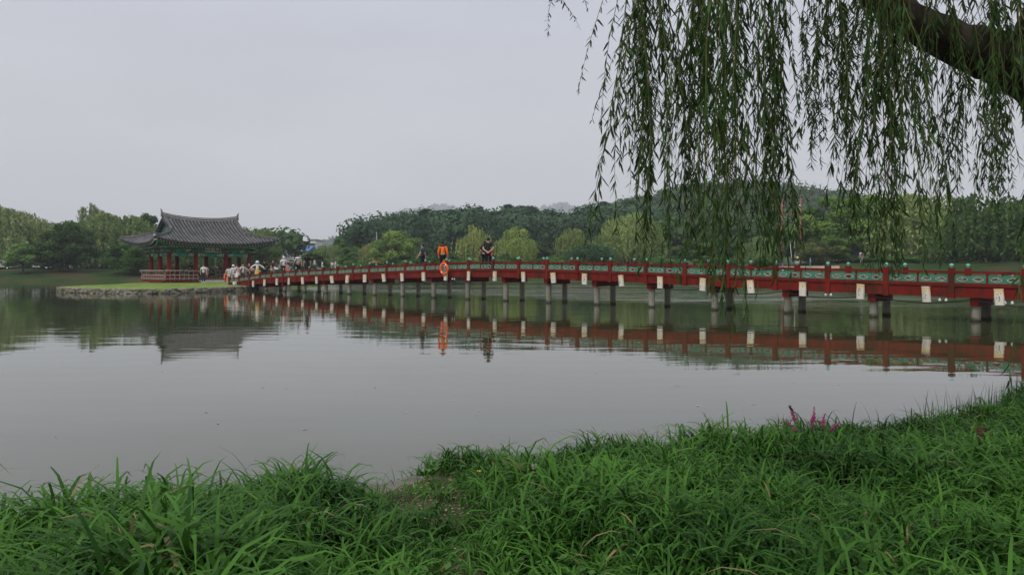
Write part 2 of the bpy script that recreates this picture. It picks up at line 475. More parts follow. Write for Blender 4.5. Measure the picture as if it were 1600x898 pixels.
# ------------------------------------------------------------------ far bank and hills
FA = [-1.6, -1.0, -0.70, -0.50, -0.35, -0.20, 0.0, 0.20, 0.40, 0.55, 0.70, 0.95, 1.5]
FY = [70, 95, 103, 106, 118, 126, 116, 106, 90, 78, 66, 44, 22]
FH = [1.7, 1.7, 1.75, 1.75, 1.7, 1.7, 1.8, 2.1, 2.5, 2.5, 2.4, 2.0, 1.2]
def far_z(X, Y):
    a = X / np.maximum(Y, 1)
    d = Y - np.interp(a, FA, FY)
    h = np.interp(a, FA, FH)
    return -0.4 + 0.75 * smooth01((d + 1) / 2.0) + (h - 0.35) * smooth01(d / 14.0)
def make_far_bank():
    aa = np.linspace(-1.6, 1.5, 190)
    dd = np.array([-3, -1, -0.4, 0.2, 0.8, 1.6, 3, 5, 7.5, 10, 13, 17, 25, 40, 70, 120, 220, 500, 1300, 3300.])
    A, D = np.meshgrid(aa, dd, indexing='ij')
    Y0 = np.interp(A, FA, FY) + 0.9 * np.sin(A * 55) + 0.6 * np.sin(A * 131 + 1)
    Yp = Y0 + D
    X = A * Yp
    Z = far_z(X, Yp) + 0.06 * np.sin(X * 0.7) * (D > 1)
    X = np.clip(X, -2900, 2900)
    v = np.stack([X, Yp, Z], -1).reshape(-1, 3)
    na, nd = len(aa), len(dd)
    i, j = np.meshgrid(np.arange(na - 1), np.arange(nd - 1), indexing='ij')
    a = (i * nd + j).ravel()
    q = np.stack([a, a + nd, a + nd + 1, a + 1], -1)
    o = link("far_bank", np_mesh("far_bank", v, q, M['lawn'], smooth=True))
    tag(o, "grass bank along the far shore of the pond", "bank", kind="structure")
    # sandy walk along the top of the right-hand bank
    mb = MB()
    pts = []
    for a_ in np.linspace(0.33, 0.445, 24):
        y_ = float(np.interp(a_, FA, FY))
        pts.append((a_, y_))
    vs, fs = [], []
    for (a_, y_) in pts:
        for dy in (8.2, 9.8):
            Y = y_ + dy
            vs.append((a_ * Y, Y, float(far_z(np.array(a_ * Y), np.array(Y))) + 0.12))
    for k in range(len(pts) - 1):
        fs.append((2 * k, 2 * k + 2, 2 * k + 3, 2 * k + 1))
    mb.add(vs, fs)
    tag(mb.obj("path", M['path']), "pale sandy walk on the far right bank", "path", kind="structure")
make_far_bank()

def make_hill(name, label, prof, Y0, Y1, Y2, zbase, mat, seed, drop=0.0, nx=110, amp=1.0):
    """a ridge whose crest follows the given list of (bearing pixel, crest pixel row) at distance Y1"""
    rng = np.random.default_rng(seed)
    px = [p[0] for p in prof]; py = [p[1] for p in prof]
    xs = np.linspace(px[0], px[-1], nx)
    ys = np.array([Y0, Y0 + (Y1 - Y0) * .25, Y0 + (Y1 - Y0) * .5, Y0 + (Y1 - Y0) * .75, Y0 + (Y1 - Y0) * .9, Y1, Y1 + (Y2 - Y1) * .3, Y1 + (Y2 - Y1) * .65, Y2])
    v = np.zeros((nx, len(ys), 3))
    for i, x in enumerate(xs):
        Xc = (x - CX) / FPX * Y1
        crest = CAMZ + (HY - np.interp(x, px, py)) / FPX * Y1 - drop
        for j, y in enumerate(ys):
            t = (y - Y0) / (Y1 - Y0) if y <= Y1 else 1 - (y - Y1) / (Y2 - Y1)
            z = zbase + (max(crest, zbase) - zbase) * float(smooth01(t)) + (rng.uniform(-amp, amp) * t if 0 < t < 1 else 0)
            v[i, j] = (Xc * (0.72 + 0.28 * (y - Y0) / (Y1 - Y0)) if y <= Y1 else Xc, y, z)
    nj = len(ys)
    i, j = np.meshgrid(np.arange(nx - 1), np.arange(nj - 1), indexing='ij')
    a = (i * nj + j).ravel()
    q = np.stack([a, a + nj, a + nj + 1, a + 1], -1)
    o = link(name, np_mesh(name, v.reshape(-1, 3), q, mat, smooth=True))
    tag(o, label, "hill", kind="structure")
    return v

def rhombi(C, T, Nrm, Ln, Wd):
    """leaf-shaped quads: C base points, T directions, Nrm rough normals"""
    S = np.cross(T, Nrm)
    S /= np.maximum(np.linalg.norm(S, axis=1, keepdims=True), 1e-6)
    Ln = np.asarray(Ln)[:, None]; Wd = np.asarray(Wd)[:, None]
    p0 = C; p2 = C + T * Ln
    mid = C + T * Ln * 0.45
    p1 = mid + S * Wd * 0.5; p3 = mid - S * Wd * 0.5
    v = np.stack([p0, p1, p2, p3], 1).reshape(-1, 3)
    q = np.arange(len(C) * 4).reshape(-1, 4)
    return v, q

def unit(a):
    return a / np.maximum(np.linalg.norm(a, axis=-1, keepdims=True), 1e-9)

def forest(name, label, hv, n, crown, nleaf, leaf, mat, seed, jrange=(1, 6), flat=0.8):
    rng = np.random.default_rng(seed)
    nx, nj, _ = hv.shape
    fi = rng.uniform(0, nx - 1.01, n); fj = rng.uniform(jrange[0], jrange[1] - 0.01, n)
    i0, j0 = fi.astype(int), fj.astype(int)
    u, w = (fi - i0)[:, None], (fj - j0)[:, None]
    base = hv[i0, j0] * (1 - u) * (1 - w) + hv[i0 + 1, j0] * u * (1 - w) + hv[i0, j0 + 1] * (1 - u) * w + hv[i0 + 1, j0 + 1] * u * w
    sz = rng.uniform(0.55, 1.35, n) * crown
    d = unit(rng.normal(size=(n, nleaf, 3)))
    rad = rng.uniform(0.62, 0.95, (n, nleaf, 1))
    inner = (np.arange(nleaf) % 4 == 0)
    rad[:, inner] = rng.uniform(.15, .6, (n, int(inner.sum()), 1))
    fat = np.where(np.tile(inner, n), 2.3, 1.0)
    lump = 1 + 0.12 * np.sin(d[..., :1] * 5 + rng.uniform(0, 6, (n, 1, 1))) * np.cos(d[..., 2:] * 4 + rng.uniform(0, 6, (n, 1, 1)))
    P = base[:, None, :] + d * rad * lump * sz[:, None, None] * np.array([0.55, 0.55, 0.55 * flat]) + np.array([0, 0, 0.75]) * sz[:, None, None]
    nrm = unit(d + rng.normal(size=d.shape) * 0.3)
    T = unit(np.cross(nrm, rng.normal(size=d.shape)))
    C = P.reshape(-1, 3); k = len(C)
    v, q = rhombi(C, T.reshape(-1, 3), nrm.reshape(-1, 3), rng.uniform(0.7, 1.3, k) * leaf * fat, rng.uniform(0.5, 0.9, k) * leaf * fat)
    tint = np.clip(np.repeat(rng.uniform(0.0, 1.0, n), nleaf) + rng.normal(size=k) * 0.07, 0, 1)
    o = link(name, np_mesh(name, v, q, mat, {"tint": tint}))
    tag(o, label, "wood", kind="stuff")

HRIGHT = [(900, 365), (940, 340), (975, 325), (1010, 313), (1050, 303), (1100, 297), (1150, 293), (1200, 293), (1260, 300), (1300, 307), (1350, 318), (1420, 332), (1520, 352), (1620, 375)]
hv = make_hill("hill", "broad wooded hill behind the willow strands at right", HRIGHT, 235, 350, 460, 2.0, M['hill_soil'], 1, drop=10.0)
forest("hill_wood", "hazy mixed wood covering the hill behind the hanging willow", hv, 1150, 9.5, 170, 1.35, M['hill_leaf'], 11)
HMID = [(552, 392), (565, 372), (585, 356), (625, 343), (660, 339), (720, 334), (780, 333), (840, 336), (880, 341), (930, 331), (970, 326), (1010, 330), (1060, 350), (1120, 375), (1180, 395)]
hm = make_hill("hillside", "low pine covered rise behind the middle of the bridge", HMID, 150, 198, 240, 2.0, M['hill_soil'], 2, drop=10.4, amp=0.4)
forest("pine_wood", "dark mass of pines on the rise behind the bridge", hm, 420, 8.6, 460, .85, M['far_pine'], 12, flat=0.75)
for (nm, lb, prof, y1, n, sd) in [
    ("distant_hill", "pale blue far hill right of the rooftops", [(465, 402), (490, 382), (515, 371), (540, 366), (560, 358), (580, 352), (610, 345), (650, 350), (720, 385)], 1100, 420, 3),
    ("distant_hill", "pale blue far peak above the pines over the bridge middle", [(560, 360), (600, 340), (640, 328), (665, 324), (690, 320), (705, 324), (740, 328), (800, 340), (850, 350)], 3000, 620, 4),
    ("distant_hill", "pale blue far ridge left of the hanging willow", [(780, 350), (830, 333), (855, 322), (880, 317), (900, 322), (935, 320), (960, 326), (1010, 340), (1080, 360)], 2800, 620, 5)]:
    h_ = make_hill(nm, lb, prof, y1 * .8, y1, y1 * 1.15, 2.0, M['hill_soil'], sd, drop=y1 * .0165, nx=70, amp=y1 * .002)
    forest("distant_wood", "faint far wood on the " + lb, h_, n, y1 * .012, 70, y1 * .0034, M['hill_leaf'], 20 + sd)

HLEFT = [(-260, 368), (-60, 368), (40, 366), (120, 370), (200, 370), (280, 374), (340, 380), (385, 386), (405, 396)]
hl = make_hill("rise", "low wooded ground behind the left shore", HLEFT, 146, 172, 200, 1.7, M['hill_soil'], 6, drop=6.0, nx=80, amp=.2)
forest("tree_belt", "belt of trees closing the view behind the left willows", hl, 330, 6.0, 200, .85, M['hill_leaf'], 31, jrange=(0, 6))
HRB = [(1040, 392), (1120, 378), (1220, 368), (1330, 362), (1450, 360), (1600, 358), (1760, 358)]
hr = make_hill("rise", "low wooded ground behind the right lawn", HRB, 128, 150, 180, 2.3, M['hill_soil'], 7, drop=6.0, nx=80, amp=.2)
forest("tree_belt", "belt of trees closing the view behind the right willows", hr, 300, 6.5, 200, .85, M['hill_leaf'], 32, jrange=(0, 6))

# ------------------------------------------------------------------ trees
def mesh_tubes(paths):
    mb = MB()
    for pts, rad in paths:
        mb.tube(pts, rad, 6, cap=False)
    return mb

def proto_willow(seed, h=11.0, w=9.0, nb=30, per=26, droop=1.0, sparse=1.0):
    rng = np.random.default_rng(seed)
    paths = []
    th = h * 0.32
    lean = rng.uniform(-.3, .3, 2)
    paths.append(([(0, 0, -0.4), (lean[0] * .4, lean[1] * .4, th * .5), (lean[0], lean[1], th)], [h * .034, h * .028, h * .024]))
    C, T, Nn, Ls, tint = [], [], [], [], []
    for b in range(nb):
        ang = b * 2.399 + rng.uniform(-.3, .3)
        rr = math.sqrt((b + .5) / nb) * w * .5 * rng.uniform(.65, 1.15)
        topz = h * (1 - .40 * (rr / (w * .5)) ** 2) * rng.uniform(.62, 1.04)
        bx, by = rr * math.cos(ang), rr * math.sin(ang)
        mid = (bx * .45, by * .45, th + (topz - th) * .65)
        paths.append(([(lean[0], lean[1], th * rng.uniform(.75, 1)), mid, (bx, by, topz)], [h * .012, h * .008, h * .002]))
        bt = rng.uniform(.0, 1.0)
        lumpr = w * .085 * rng.uniform(.6, 1.5)
        for s in range(int(per * sparse)):
            o = rng.normal(size=2) * lumpr
            p = np.array([bx + o[0], by + o[1], topz - .35 * np.hypot(*o) ** 1.2 + rng.uniform(-.2, .15)])
            outw = unit(np.array([bx + o[0] * 2, by + o[1] * 2, 0.0]) + 1e-6)
            ln = min(rng.uniform(.3, .8) * h * droop, p[2] - h * rng.uniform(.03, .2))
            n = max(int(ln / .27), 4)
            k = np.arange(n) / n
            pts = p + outw * (np.sqrt(k) * w * .05 + k * rng.uniform(-.1, .25))[:, None] + np.array([0, 0, -1.0]) * (k ** 1.15 * ln)[:, None] + rng.normal(size=(n, 3)) * .07
            dn = unit(np.array([0, 0, -1.0]) + rng.normal(size=(n, 3)) * .38)
            C.append(pts); T.append(dn); Nn.append(unit(outw + rng.normal(size=(n, 3)) * .8))
            tint.append(np.clip(bt + rng.normal(size=n) * .15, 0, 1))
    C, T, Nn, tint = map(np.concatenate, (C, T, Nn, tint))
    k = len(C)
    v, q = rhombi(C, T, Nn, rng.uniform(.4, .8, k), rng.uniform(.17, .32, k))
    return mesh_tubes(paths).mesh("willow_trunk", M['bark_far'], True), np_mesh("willow_crown", v, q, M['far_willow'], {"tint": tint})

def proto_broad(seed, h=9.0, w=8.0, ncl=58, per=300, leaf=.36, low=.06, upright=False, mat='far_broad'):
    rng = np.random.default_rng(seed)
    paths = []
    th = h * .25
    paths.append(([(0, 0, -0.4), (rng.uniform(-.15, .15), rng.uniform(-.15, .15), th), (0.1, 0, h * .75)], [h * .03, h * .024, h * .006]))
    C, T, Nn, tint = [], [], [], []
    for c in range(ncl):
        d = unit(rng.normal(size=3))
        f = rng.uniform(.55, 1.0) if c > 6 else rng.uniform(0, .4)
        cz = h * (low + (1 - low) * .5)
        cen = np.array([d[0] * w * .5 * f, d[1] * w * .5 * f, cz + d[2] * h * (1 - low) * .5 * f * .92])
        if upright:
            cen[:2] *= 0.55 + 0.6 * (1 - (cen[2] / h)) 
        cen += rng.normal(size=3) * w * .03
        r = w * rng.uniform(.085, .165)
        if c % 3 == 0:
            paths.append(([(0, 0, th * rng.uniform(.8, 1.6)), tuple(cen * np.array([.5, .5, .85])), tuple(cen)], [h * .010, h * .006, h * .002]))
        dd = unit(rng.normal(size=(per, 3)))
        rd = rng.uniform(.6, 1.05, (per, 1)); rd[::5] = rng.uniform(.1, .5, (len(rd[::5]), 1)); rd[-3:] = 0.2
        P = cen + dd * r * rd * np.array([1.15, 1.15, .72])
        nrm = unit(dd + np.array([0, 0, .25]) + rng.normal(size=(per, 3)) * .4)
        C.append(P); Nn.append(nrm); T.append(unit(np.cross(nrm, rng.normal(size=(per, 3)))))
        tint.append(np.clip(rng.uniform(.0, 1.0) + rng.normal(size=per) * .12, 0, 1))
    C, T, Nn, tint = map(np.concatenate, (C, T, Nn, tint))
    k = len(C)
    fat = np.where(np.arange(k) % per % 5 == 0, 1.9, 1.0)
    v, q = rhombi(C, T, Nn, rng.uniform(.8, 1.4, k) * leaf * fat, rng.uniform(.5, .9, k) * leaf * fat)
    return mesh_tubes(paths).mesh("tree_trunk", M['bark_far'], True), np_mesh("tree_crown", v, q, M[mat], {"tint": tint})

def proto_pine(seed, h=10.0, w=6.5, ncl=26, per=280, leaf=.34, low=.38):
    rng = np.random.default_rng(seed)
    bend = rng.uniform(-.6, .6, 2)
    def ax(t): return np.array([bend[0] * math.sin(t * 2.5), bend[1] * t * t, h * t])
    paths = [([tuple(ax(t)) for t in (-.03, .2, .4, .6, .8, .97)], [h * .022, h * .02, h * .017, h * .013, h * .008, h * .003])]
    C, T, Nn, tint = [], [], [], []
    for c in range(ncl):
        t = low + (1 - low) * (c + rng.uniform(0, .9)) / ncl
        ang = rng.uniform(0, 6.28)
        reach = w * .5 * (1 - ((t - low) / (1 - low)) ** 1.6 * .85) * rng.uniform(.35, 1.0)
        cen = ax(t) + np.array([math.cos(ang) * reach, math.sin(ang) * reach, rng.uniform(-.1, .3)])
        paths.append(([tuple(ax(max(t - .05, .1))), tuple(cen)], [h * .007, h * .002]))
        r = w * rng.uniform(.12, .2)
        dd = unit(rng.normal(size=(per, 3)))
        P = cen + dd * r * rng.uniform(.4, 1.05, (per, 1)) * np.array([1.2, 1.2, .42])
        up = unit(dd * np.array([1, 1, .4]) + np.array([0, 0, .7]) + rng.normal(size=(per, 3)) * .4)
        up[::2] = unit(np.cross(up[::2], rng.normal(size=(len(up[::2]), 3))))
        C.append(P); T.append(up); Nn.append(unit(rng.normal(size=(per, 3))))
        tint.append(np.clip(rng.uniform(.15, .85) + rng.normal(size=per) * .12, 0, 1))
    C, T, Nn, tint = map(np.concatenate, (C, T, Nn, tint))
    k = len(C)
    v, q = rhombi(C, T, Nn, rng.uniform(.8, 1.4, k) * leaf, rng.uniform(.5, .9, k) * leaf)
    return mesh_tubes(paths).mesh("pine_trunk", M['bark_far'], True), np_mesh("pine_crown", v, q, M['far_pine'], {"tint": tint})

PROTO = {
    'w0': (proto_willow(101), 11.0, 9.6), 'w1': (proto_willow(102, w=10.5, nb=36), 11.0, 11.0), 'w2': (proto_willow(103, w=8.0, nb=22, sparse=.95), 11.0, 8.6),
    'ws': (proto_willow(104, w=9.0, nb=20, per=13, sparse=.8), 11.0, 9.4),
    'b0': (proto_broad(111), 9.0, 8.6), 'b1': (proto_broad(112, w=9.5, ncl=70), 9.0, 10.0), 'b2': (proto_broad(113, w=7, ncl=46, low=.08), 9.0, 7.4),
    'up': (proto_broad(114, h=10, w=4.5, ncl=48, per=160, leaf=.26, upright=True, low=.1), 10.0, 4.6),
    'bu': (proto_broad(115, h=4.0, w=7.0, ncl=44, per=170, low=.0, leaf=.27), 4.0, 7.4),
    'p0': (proto_pine(121), 10.0, 7.2), 'p1': (proto_pine(122, w=8, low=.45), 10.0, 8.8), 'pf': (proto_pine(123, h=5, w=11, ncl=30, low=.62), 5.0, 11.5),
    'p2': (proto_pine(124, w=5.5, low=.3), 10.0, 6.0),
}
TR = random.Random(5)
def tree(kind, name, label, px, Y, top, width=None, color=(1, 1, 1), group=None, cat="tree", base=None, rot=None):
    (tm, cm), h0, w0 = PROTO[kind]
    X = wx(px, Y)
    zb = float(far_z(np.array(X), np.array(Y))) if base is None else base
    H = wz(top, Y) - zb
    sz = H / h0
    sw = sz if width is None else (width / FPX * Y) / w0
    r = empty(name, (X, Y, zb), label, cat, group, rz=TR.uniform(0, 6.28) if rot is None else rot)
    r.scale = (sw, sw, sz)
    t = link("trunk", tm, r)
    c = link("crown", cm, r)
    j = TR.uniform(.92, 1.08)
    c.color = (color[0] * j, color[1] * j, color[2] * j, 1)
    return r

# left shore
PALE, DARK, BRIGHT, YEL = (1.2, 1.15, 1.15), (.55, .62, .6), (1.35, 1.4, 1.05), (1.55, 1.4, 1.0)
tree('w1', "willow_tree", "big weeping willow at the left edge of the photo", 2, 128, 319, 120, PALE)
tree('w0', "willow_tree", "weeping willow just right of the left-edge willow", 62, 132, 331, 80, PALE)
tree('b2', "round_tree", "small bright round tree near the left edge by the water", 36, 111, 378, 50, (1.7, 1.85, 1.8))
tree('b1', "broadleaf_tree", "large dark spreading tree midway between left edge and pavilion", 106, 114, 344, 82, (.62, .72, .75))
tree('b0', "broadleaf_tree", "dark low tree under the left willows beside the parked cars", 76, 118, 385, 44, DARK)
tree('w2', "willow_tree", "tall wispy treetop rising highest above the left trees", 142, 150, 313, 52, (1.1, 1.05, 1.0))
tree('w1', "willow_tree", "broad pale weeping willow filling the gap left of the pavilion", 176, 134, 329, 120, (.98, 1.0, .9))
tree('b1', "broadleaf_tree", "leafy green tree standing left of the pavilion roof corner", 203, 112, 376, 74, (.85, 1.05, .85))
tree('b0', "broadleaf_tree", "tall tree showing just left of the pavilion roof ridge", 226, 140, 331, 66, (.8, .95, .8))
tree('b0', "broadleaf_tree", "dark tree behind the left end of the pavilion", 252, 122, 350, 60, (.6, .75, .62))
tree('w0', "willow_tree", "weeping willow seen between the left pavilion columns", 288, 120, 352, 76, (.8, .95, .8))
tree('w1', "willow_tree", "weeping willow seen between the right pavilion columns", 345, 124, 353, 84, (.8, .95, .8))
tree('w0', "willow_tree", "pale treetop showing right of the pavilion ridge", 400, 132, 348, 66, (.95, 1.0, .85))
tree('b0', "broadleaf_tree", "dark tree below the right corner of the pavilion roof", 414, 126, 374, 44, (.6, .75, .62))
# middle shore
tree('b2', "round_tree", "bright yellow green bushy tree behind the woman in black", 492, 139, 391, 40, BRIGHT)
tree('w0', "willow_tree", "hazy pale willow right of the striped shirt walker", 512, 146, 378, 52, (1.0, 1.02, .95))
tree('up', "poplar_tree", "slim upright tree taller of the pair right of the rooftops", 527, 150, 367, 18, (.95, 1.1, 1.0))
tree('up', "poplar_tree", "slim upright tree shorter of the pair right of the rooftops", 537, 148, 370, 20, (1.0, 1.15, 1.0))
tree('b0', "broadleaf_tree", "soft green tree behind the parked white truck", 549, 140, 383, 46, (1.05, 1.15, .95))
tree('ws', "willow_tree", "thin half bare brownish tree left of the big bright tree", 574, 138, 374, 34, (1.5, 1.15, 1.1))
tree('b1', "broadleaf_tree", "big bright yellow green rounded tree left of the walkers", 621, 128, 359, 84, (1.95, 1.8, 1.5))
tree('b0', "broadleaf_tree", "dull green tree behind the man in blue", 658, 142, 384, 42, (.8, .95, .9))
tree('ws', "willow_tree", "sparse yellowish willow with visible trunk between orange jacket and black shirt", 741, 128, 340, 62, YEL)
tree('w2', "willow_tree", "yellow green willow right of the walker in black", 806, 128, 350, 56, (1.5, 1.45, 1.0))
tree('b0', "broadleaf_tree", "dark round tree right of the yellow green willow", 846, 132, 378, 40, (.6, .7, .72))
tree('w0', "willow_tree", "middling willow with lumpy top left of the largest middle willow", 896, 134, 349, 52, (1.25, 1.2, .95))
tree('w1', "willow_tree", "largest weeping willow beside the left side of the hanging strands", 985, 126, 329, 104, (1.2, 1.18, .95))
tree('w2', "willow_tree", "lower left lobe willow in front of the largest middle willow", 946, 122, 360, 50, (1.15, 1.15, .95))
tree('pf', "pine_tree", "low flat topped garden pine by the water in the middle", 927, 119, 388, 92, (1.2, 1.35, 1.1))
tree('bu', "shrub", "low shrubs by the shore behind the walkers", 700, 121, 396, 90, (.75, .95, .8), cat="shrub")
tree('bu', "shrub", "low dark shrub by the shore under the yellow green willow", 785, 124, 397, 60, (.7, .85, .7), cat="shrub")
for (px_, Y_, top_, w_, c_, l_) in [(470, 136, 404, 40, (.8, 1.0, .8), "low green bank shrub behind the walkers from behind"), (560, 126, 402, 60, (.9, 1.1, .9), "low bushes around the parked truck"),
        (645, 119, 403, 70, (1.0, 1.25, 1.15), "low waterside plants behind the lifebuoy walkers"), (868, 124, 399, 56, (.9, 1.05, .85), "low bush left of the flat garden pine"),
        (1030, 116, 398, 70, (.8, 1.0, .85), "low bush right of the flat garden pine"), (1120, 112, 399, 80, (.85, 1.05, .85), "low bush under the thickest willow strands"), (1195, 106, 402, 50, (.75, .95, .75), "low bush just left of the swing")]:
    tree('bu', "shrub", l_, px_, Y_, top_, w_, c_, cat="shrub")
tree('b2', "broadleaf_tree", "mid green tree behind the willow strands left of the swing", 1085, 118, 372, 60, (.95, 1.05, .9))
tree('b0', "broadleaf_tree", "dull green tree seen through the thickest willow strands", 1140, 122, 366, 62, (.8, .95, .85))
tree('w0', "willow_tree", "pale willow just left of the red swing frame", 1190, 118, 362, 60, (.95, 1.05, .9))
# right shore
tree('b1', "broadleaf_tree", "tall bright green tree right of the red swing frame", 1322, 112, 303, 142, (1.25, 1.32, .9))
tree('bu', "shrub", "greyish brown shrub at the foot of the red swing", 1272, 102, 374, 66, (1.15, .85, .95), cat="shrub")
tree('b2', "round_tree", "small bright tree in front of the tall green tree right of the swing", 1300, 103, 366, 52, (1.3, 1.4, .85))
tree('w1', "willow_tree", "broad hazy weeping willow on the right shore", 1432, 108, 298, 170, (1.2, 1.15, 1.0))
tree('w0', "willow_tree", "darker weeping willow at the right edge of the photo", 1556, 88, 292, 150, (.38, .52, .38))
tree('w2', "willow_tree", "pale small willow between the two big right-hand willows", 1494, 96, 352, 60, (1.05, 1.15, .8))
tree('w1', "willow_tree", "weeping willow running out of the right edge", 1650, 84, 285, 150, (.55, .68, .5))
tree('bu', "hedge", "clipped green hedge on the right lawn", 1408, 98, 398, 80, (.85, 1.0, .75), cat="hedge")
tree('bu', "hedge", "dark low hedge behind the picnic visitors", 1340, 106, 398, 90, (.6, .72, .6), cat="hedge")
# pines one can pick out on the rise
prng = random.Random(21)
for k in range(46):
    px = 556 + k * 10.4 + prng.uniform(-5, 5)
    crest = interp(px, [p[0] for p in HMID], [p[1] for p in HMID])
    Y = prng.choice([182, 190, 197]) if k % 2 else prng.uniform(160, 176)
    top = crest - 4 + prng.uniform(-7, 5) if k % 2 else crest + prng.uniform(10, 26)
    zb = 2.0 + (wz(crest, 198) - 10.4 - 2) * float(smooth01((Y - 150) / 48.0))
    tree(prng.choice(['p0', 'p1', 'p2']), "pine_tree", "dark pine standing out in the wood on the rise behind the bridge", px, Y, min(top, HY - (zb + 6 - CAMZ) / Y * FPX), None, (.95, 1.05, 1.05), "pines on the rise behind the bridge", base=zb - .3)

# ------------------------------------------------------------------ footbridge
# the bridge runs straight; m counts pier bays (2.98 m) along it
def bp(m, off=0.0):
    """plan point on the near pier line at m, moved across the bridge by off (positive = away from the near bank)"""
    return Vector((35.87 - 2.0685 * m + 0.7195 * off, 2.143 * m + 0.6945 * off, 0))
BDIR = Vector((-0.6945, 0.7195, 0))
BACR = Vector((0.7195, 0.6945, 0))
BANG = math.atan2(BDIR.y, BDIR.x)
RM = [6.0, 8.5, 10.29, 11.63, 13.0, 14.5, 15.91, 17.1, 17.96, 18.9, 20.05, 22.4, 24.5, 25.8, 26.7, 27.7, 28.5, 29.2]
RZ = [1.28, 1.40, 1.505, 1.585, 1.69, 1.82, 1.925, 1.99, 2.005, 1.985, 1.915, 1.735, 1.56, 1.44, 1.31, 1.10, 0.90, 0.72]
def rail_z(m):
    # smoothed look-up of the railing height
    return sum(interp(m + d, RM, RZ) for d in (-.5, -.25, 0, .25, .5)) / 5
W_OUT = -0.28      # outer face of the near railing relative to the pier line
W_IN = 1.47        # far railing
BAY = 0.6385
POST_M = [17.71 + BAY * k for k in range(-18, 18)]
POST_M = [m for m in POST_M if 6.2 < m < 28.75]

bridge = empty("footbridge", bp(17.7), "long red arched footbridge with green railing panels crossing the pond to the pavilion", "bridge")
BLOC = bridge.location.copy()
UNIT = {}
def unit_box(mat):
    if mat not in UNIT:
        mb = MB(); mb.box((0, 0, 0), (1, 1, 1)); UNIT[mat] = mb.mesh("timber", M[mat])
    return UNIT[mat]
def beam(name, a, b, w, h, mat, parent, origin=None):
    """a square timber from a to b (centre line), w wide across, h high"""
    a, b = Vector(a), Vector(b)
    x = (b - a); ln = x.length; x.normalize()
    y = Vector((0, 0, 1)).cross(x)
    if y.length < 1e-6: y = Vector((0, 1, 0))
    y.normalize(); z = x.cross(y)
    c = (a + b) / 2 - (origin if origin is not None else BLOC)
    mt = Matrix(((x.x * ln, y.x * w, z.x * h, c.x), (x.y * ln, y.y * w, z.y * h, c.y), (x.z * ln, y.z * w, z.z * h, c.z), (0, 0, 0, 1)))
    return link(name, unit_box(mat), parent, mat4=mt)
def upright(name, p, w, d, z0, z1, mat, parent, origin=None):
    c = Vector((p[0], p[1], (z0 + z1) / 2)) - (origin if origin is not None else BLOC)
    return link(name, unit_box(mat), parent, mat4=Matrix.Translation(c) @ Matrix.Rotation(BANG, 4, 'Z') @ Matrix.Diagonal((w, d, z1 - z0, 1)))

def panel_mesh(L=1.0, H=0.215, T=0.035):
    """green railing board pierced by two eye-shaped openings, and its white trims"""
    mb, tr = MB(), MB()
    for cx in (-L / 4, L / 4):
        hw, hh = L * .17, H * .30
        outer, inner = [], []
        n = 16
        for k in range(n):
            a = 2 * math.pi * k / n
            c, s = math.cos(a), math.sin(a)
            r = 1.0 / (abs(c) ** 1.25 + abs(s) ** 1.25) ** (1 / 1.25)
            inner.append((cx + hw * r * c, hh * r * s))
            q = 1.0 / max(abs(c), abs(s))
            outer.append((cx + L / 4 * q * c, H / 2 * q * s))
        for side in (-1, 1):
            vs = [(x, side * T / 2, z) for x, z in outer] + [(x, side * T / 2, z) for x, z in inner]
            fs = [(k, (k + 1) % n, n + (k + 1) % n, n + k) for k in range(n)]
            if side > 0: fs = [f[::-1] for f in fs]
            mb.add(vs, fs)
        vs = [(x, -T / 2, z) for x, z in inner] + [(x, T / 2, z) for x, z in inner]
        mb.add(vs, [(k, (k + 1) % n, n + (k + 1) % n, n + k) for k in range(n)])
        # trim ring standing 4 mm proud, with a dark outline
        for (f0, f1, pr, mi) in ((1.0, 1.17, .008, 0), (1.17, 1.30, .005, 1)):
            for side in (-1, 1):
                y = side * (T / 2 + pr)
                vs, fs = [], []
                for f in (f0, f1):
                    vs += [(cx + (x - cx) * f, y, z * f * (1.06 if f > 1 else 1)) for x, z in inner]
                for k in range(n):
                    fs.append((k, (k + 1) % n, n + (k + 1) % n, n + k))
                tr.add(vs, fs if side < 0 else [f[::-1] for f in fs], mi)
                vs = [(cx + (x - cx) * f1, yy, z * f1 * 1.06) for yy in (y, side * T / 2) for x, z in inner]
                tr.add(vs, fs, mi)
    # rim of the board
    x, z, t = L / 2, H / 2, T / 2
    mb.add([(-x, -t, z), (x, -t, z), (x, t, z), (-x, t, z), (-x, -t, -z), (x, -t, -z), (x, t, -z), (-x, t, -z)], [(0, 1, 2, 3), (7, 6, 5, 4), (0, 3, 7, 4), (1, 5, 6, 2)])
    return mb.mesh("panel", M['panel_green']), tr.mesh("trim", [M['trim_white'], M['trim_dark']])
PANEL, TRIM = panel_mesh()
mbf = MB(); mbf.lathe([(.030, 0), (.034, .012), (.028, .022), (.046, .040), (.060, .068), (.060, .092), (.046, .118), (.020, .132), (.002, .136)], 12)
FINIAL = mbf.mesh("finial", M['finial_green'], True)

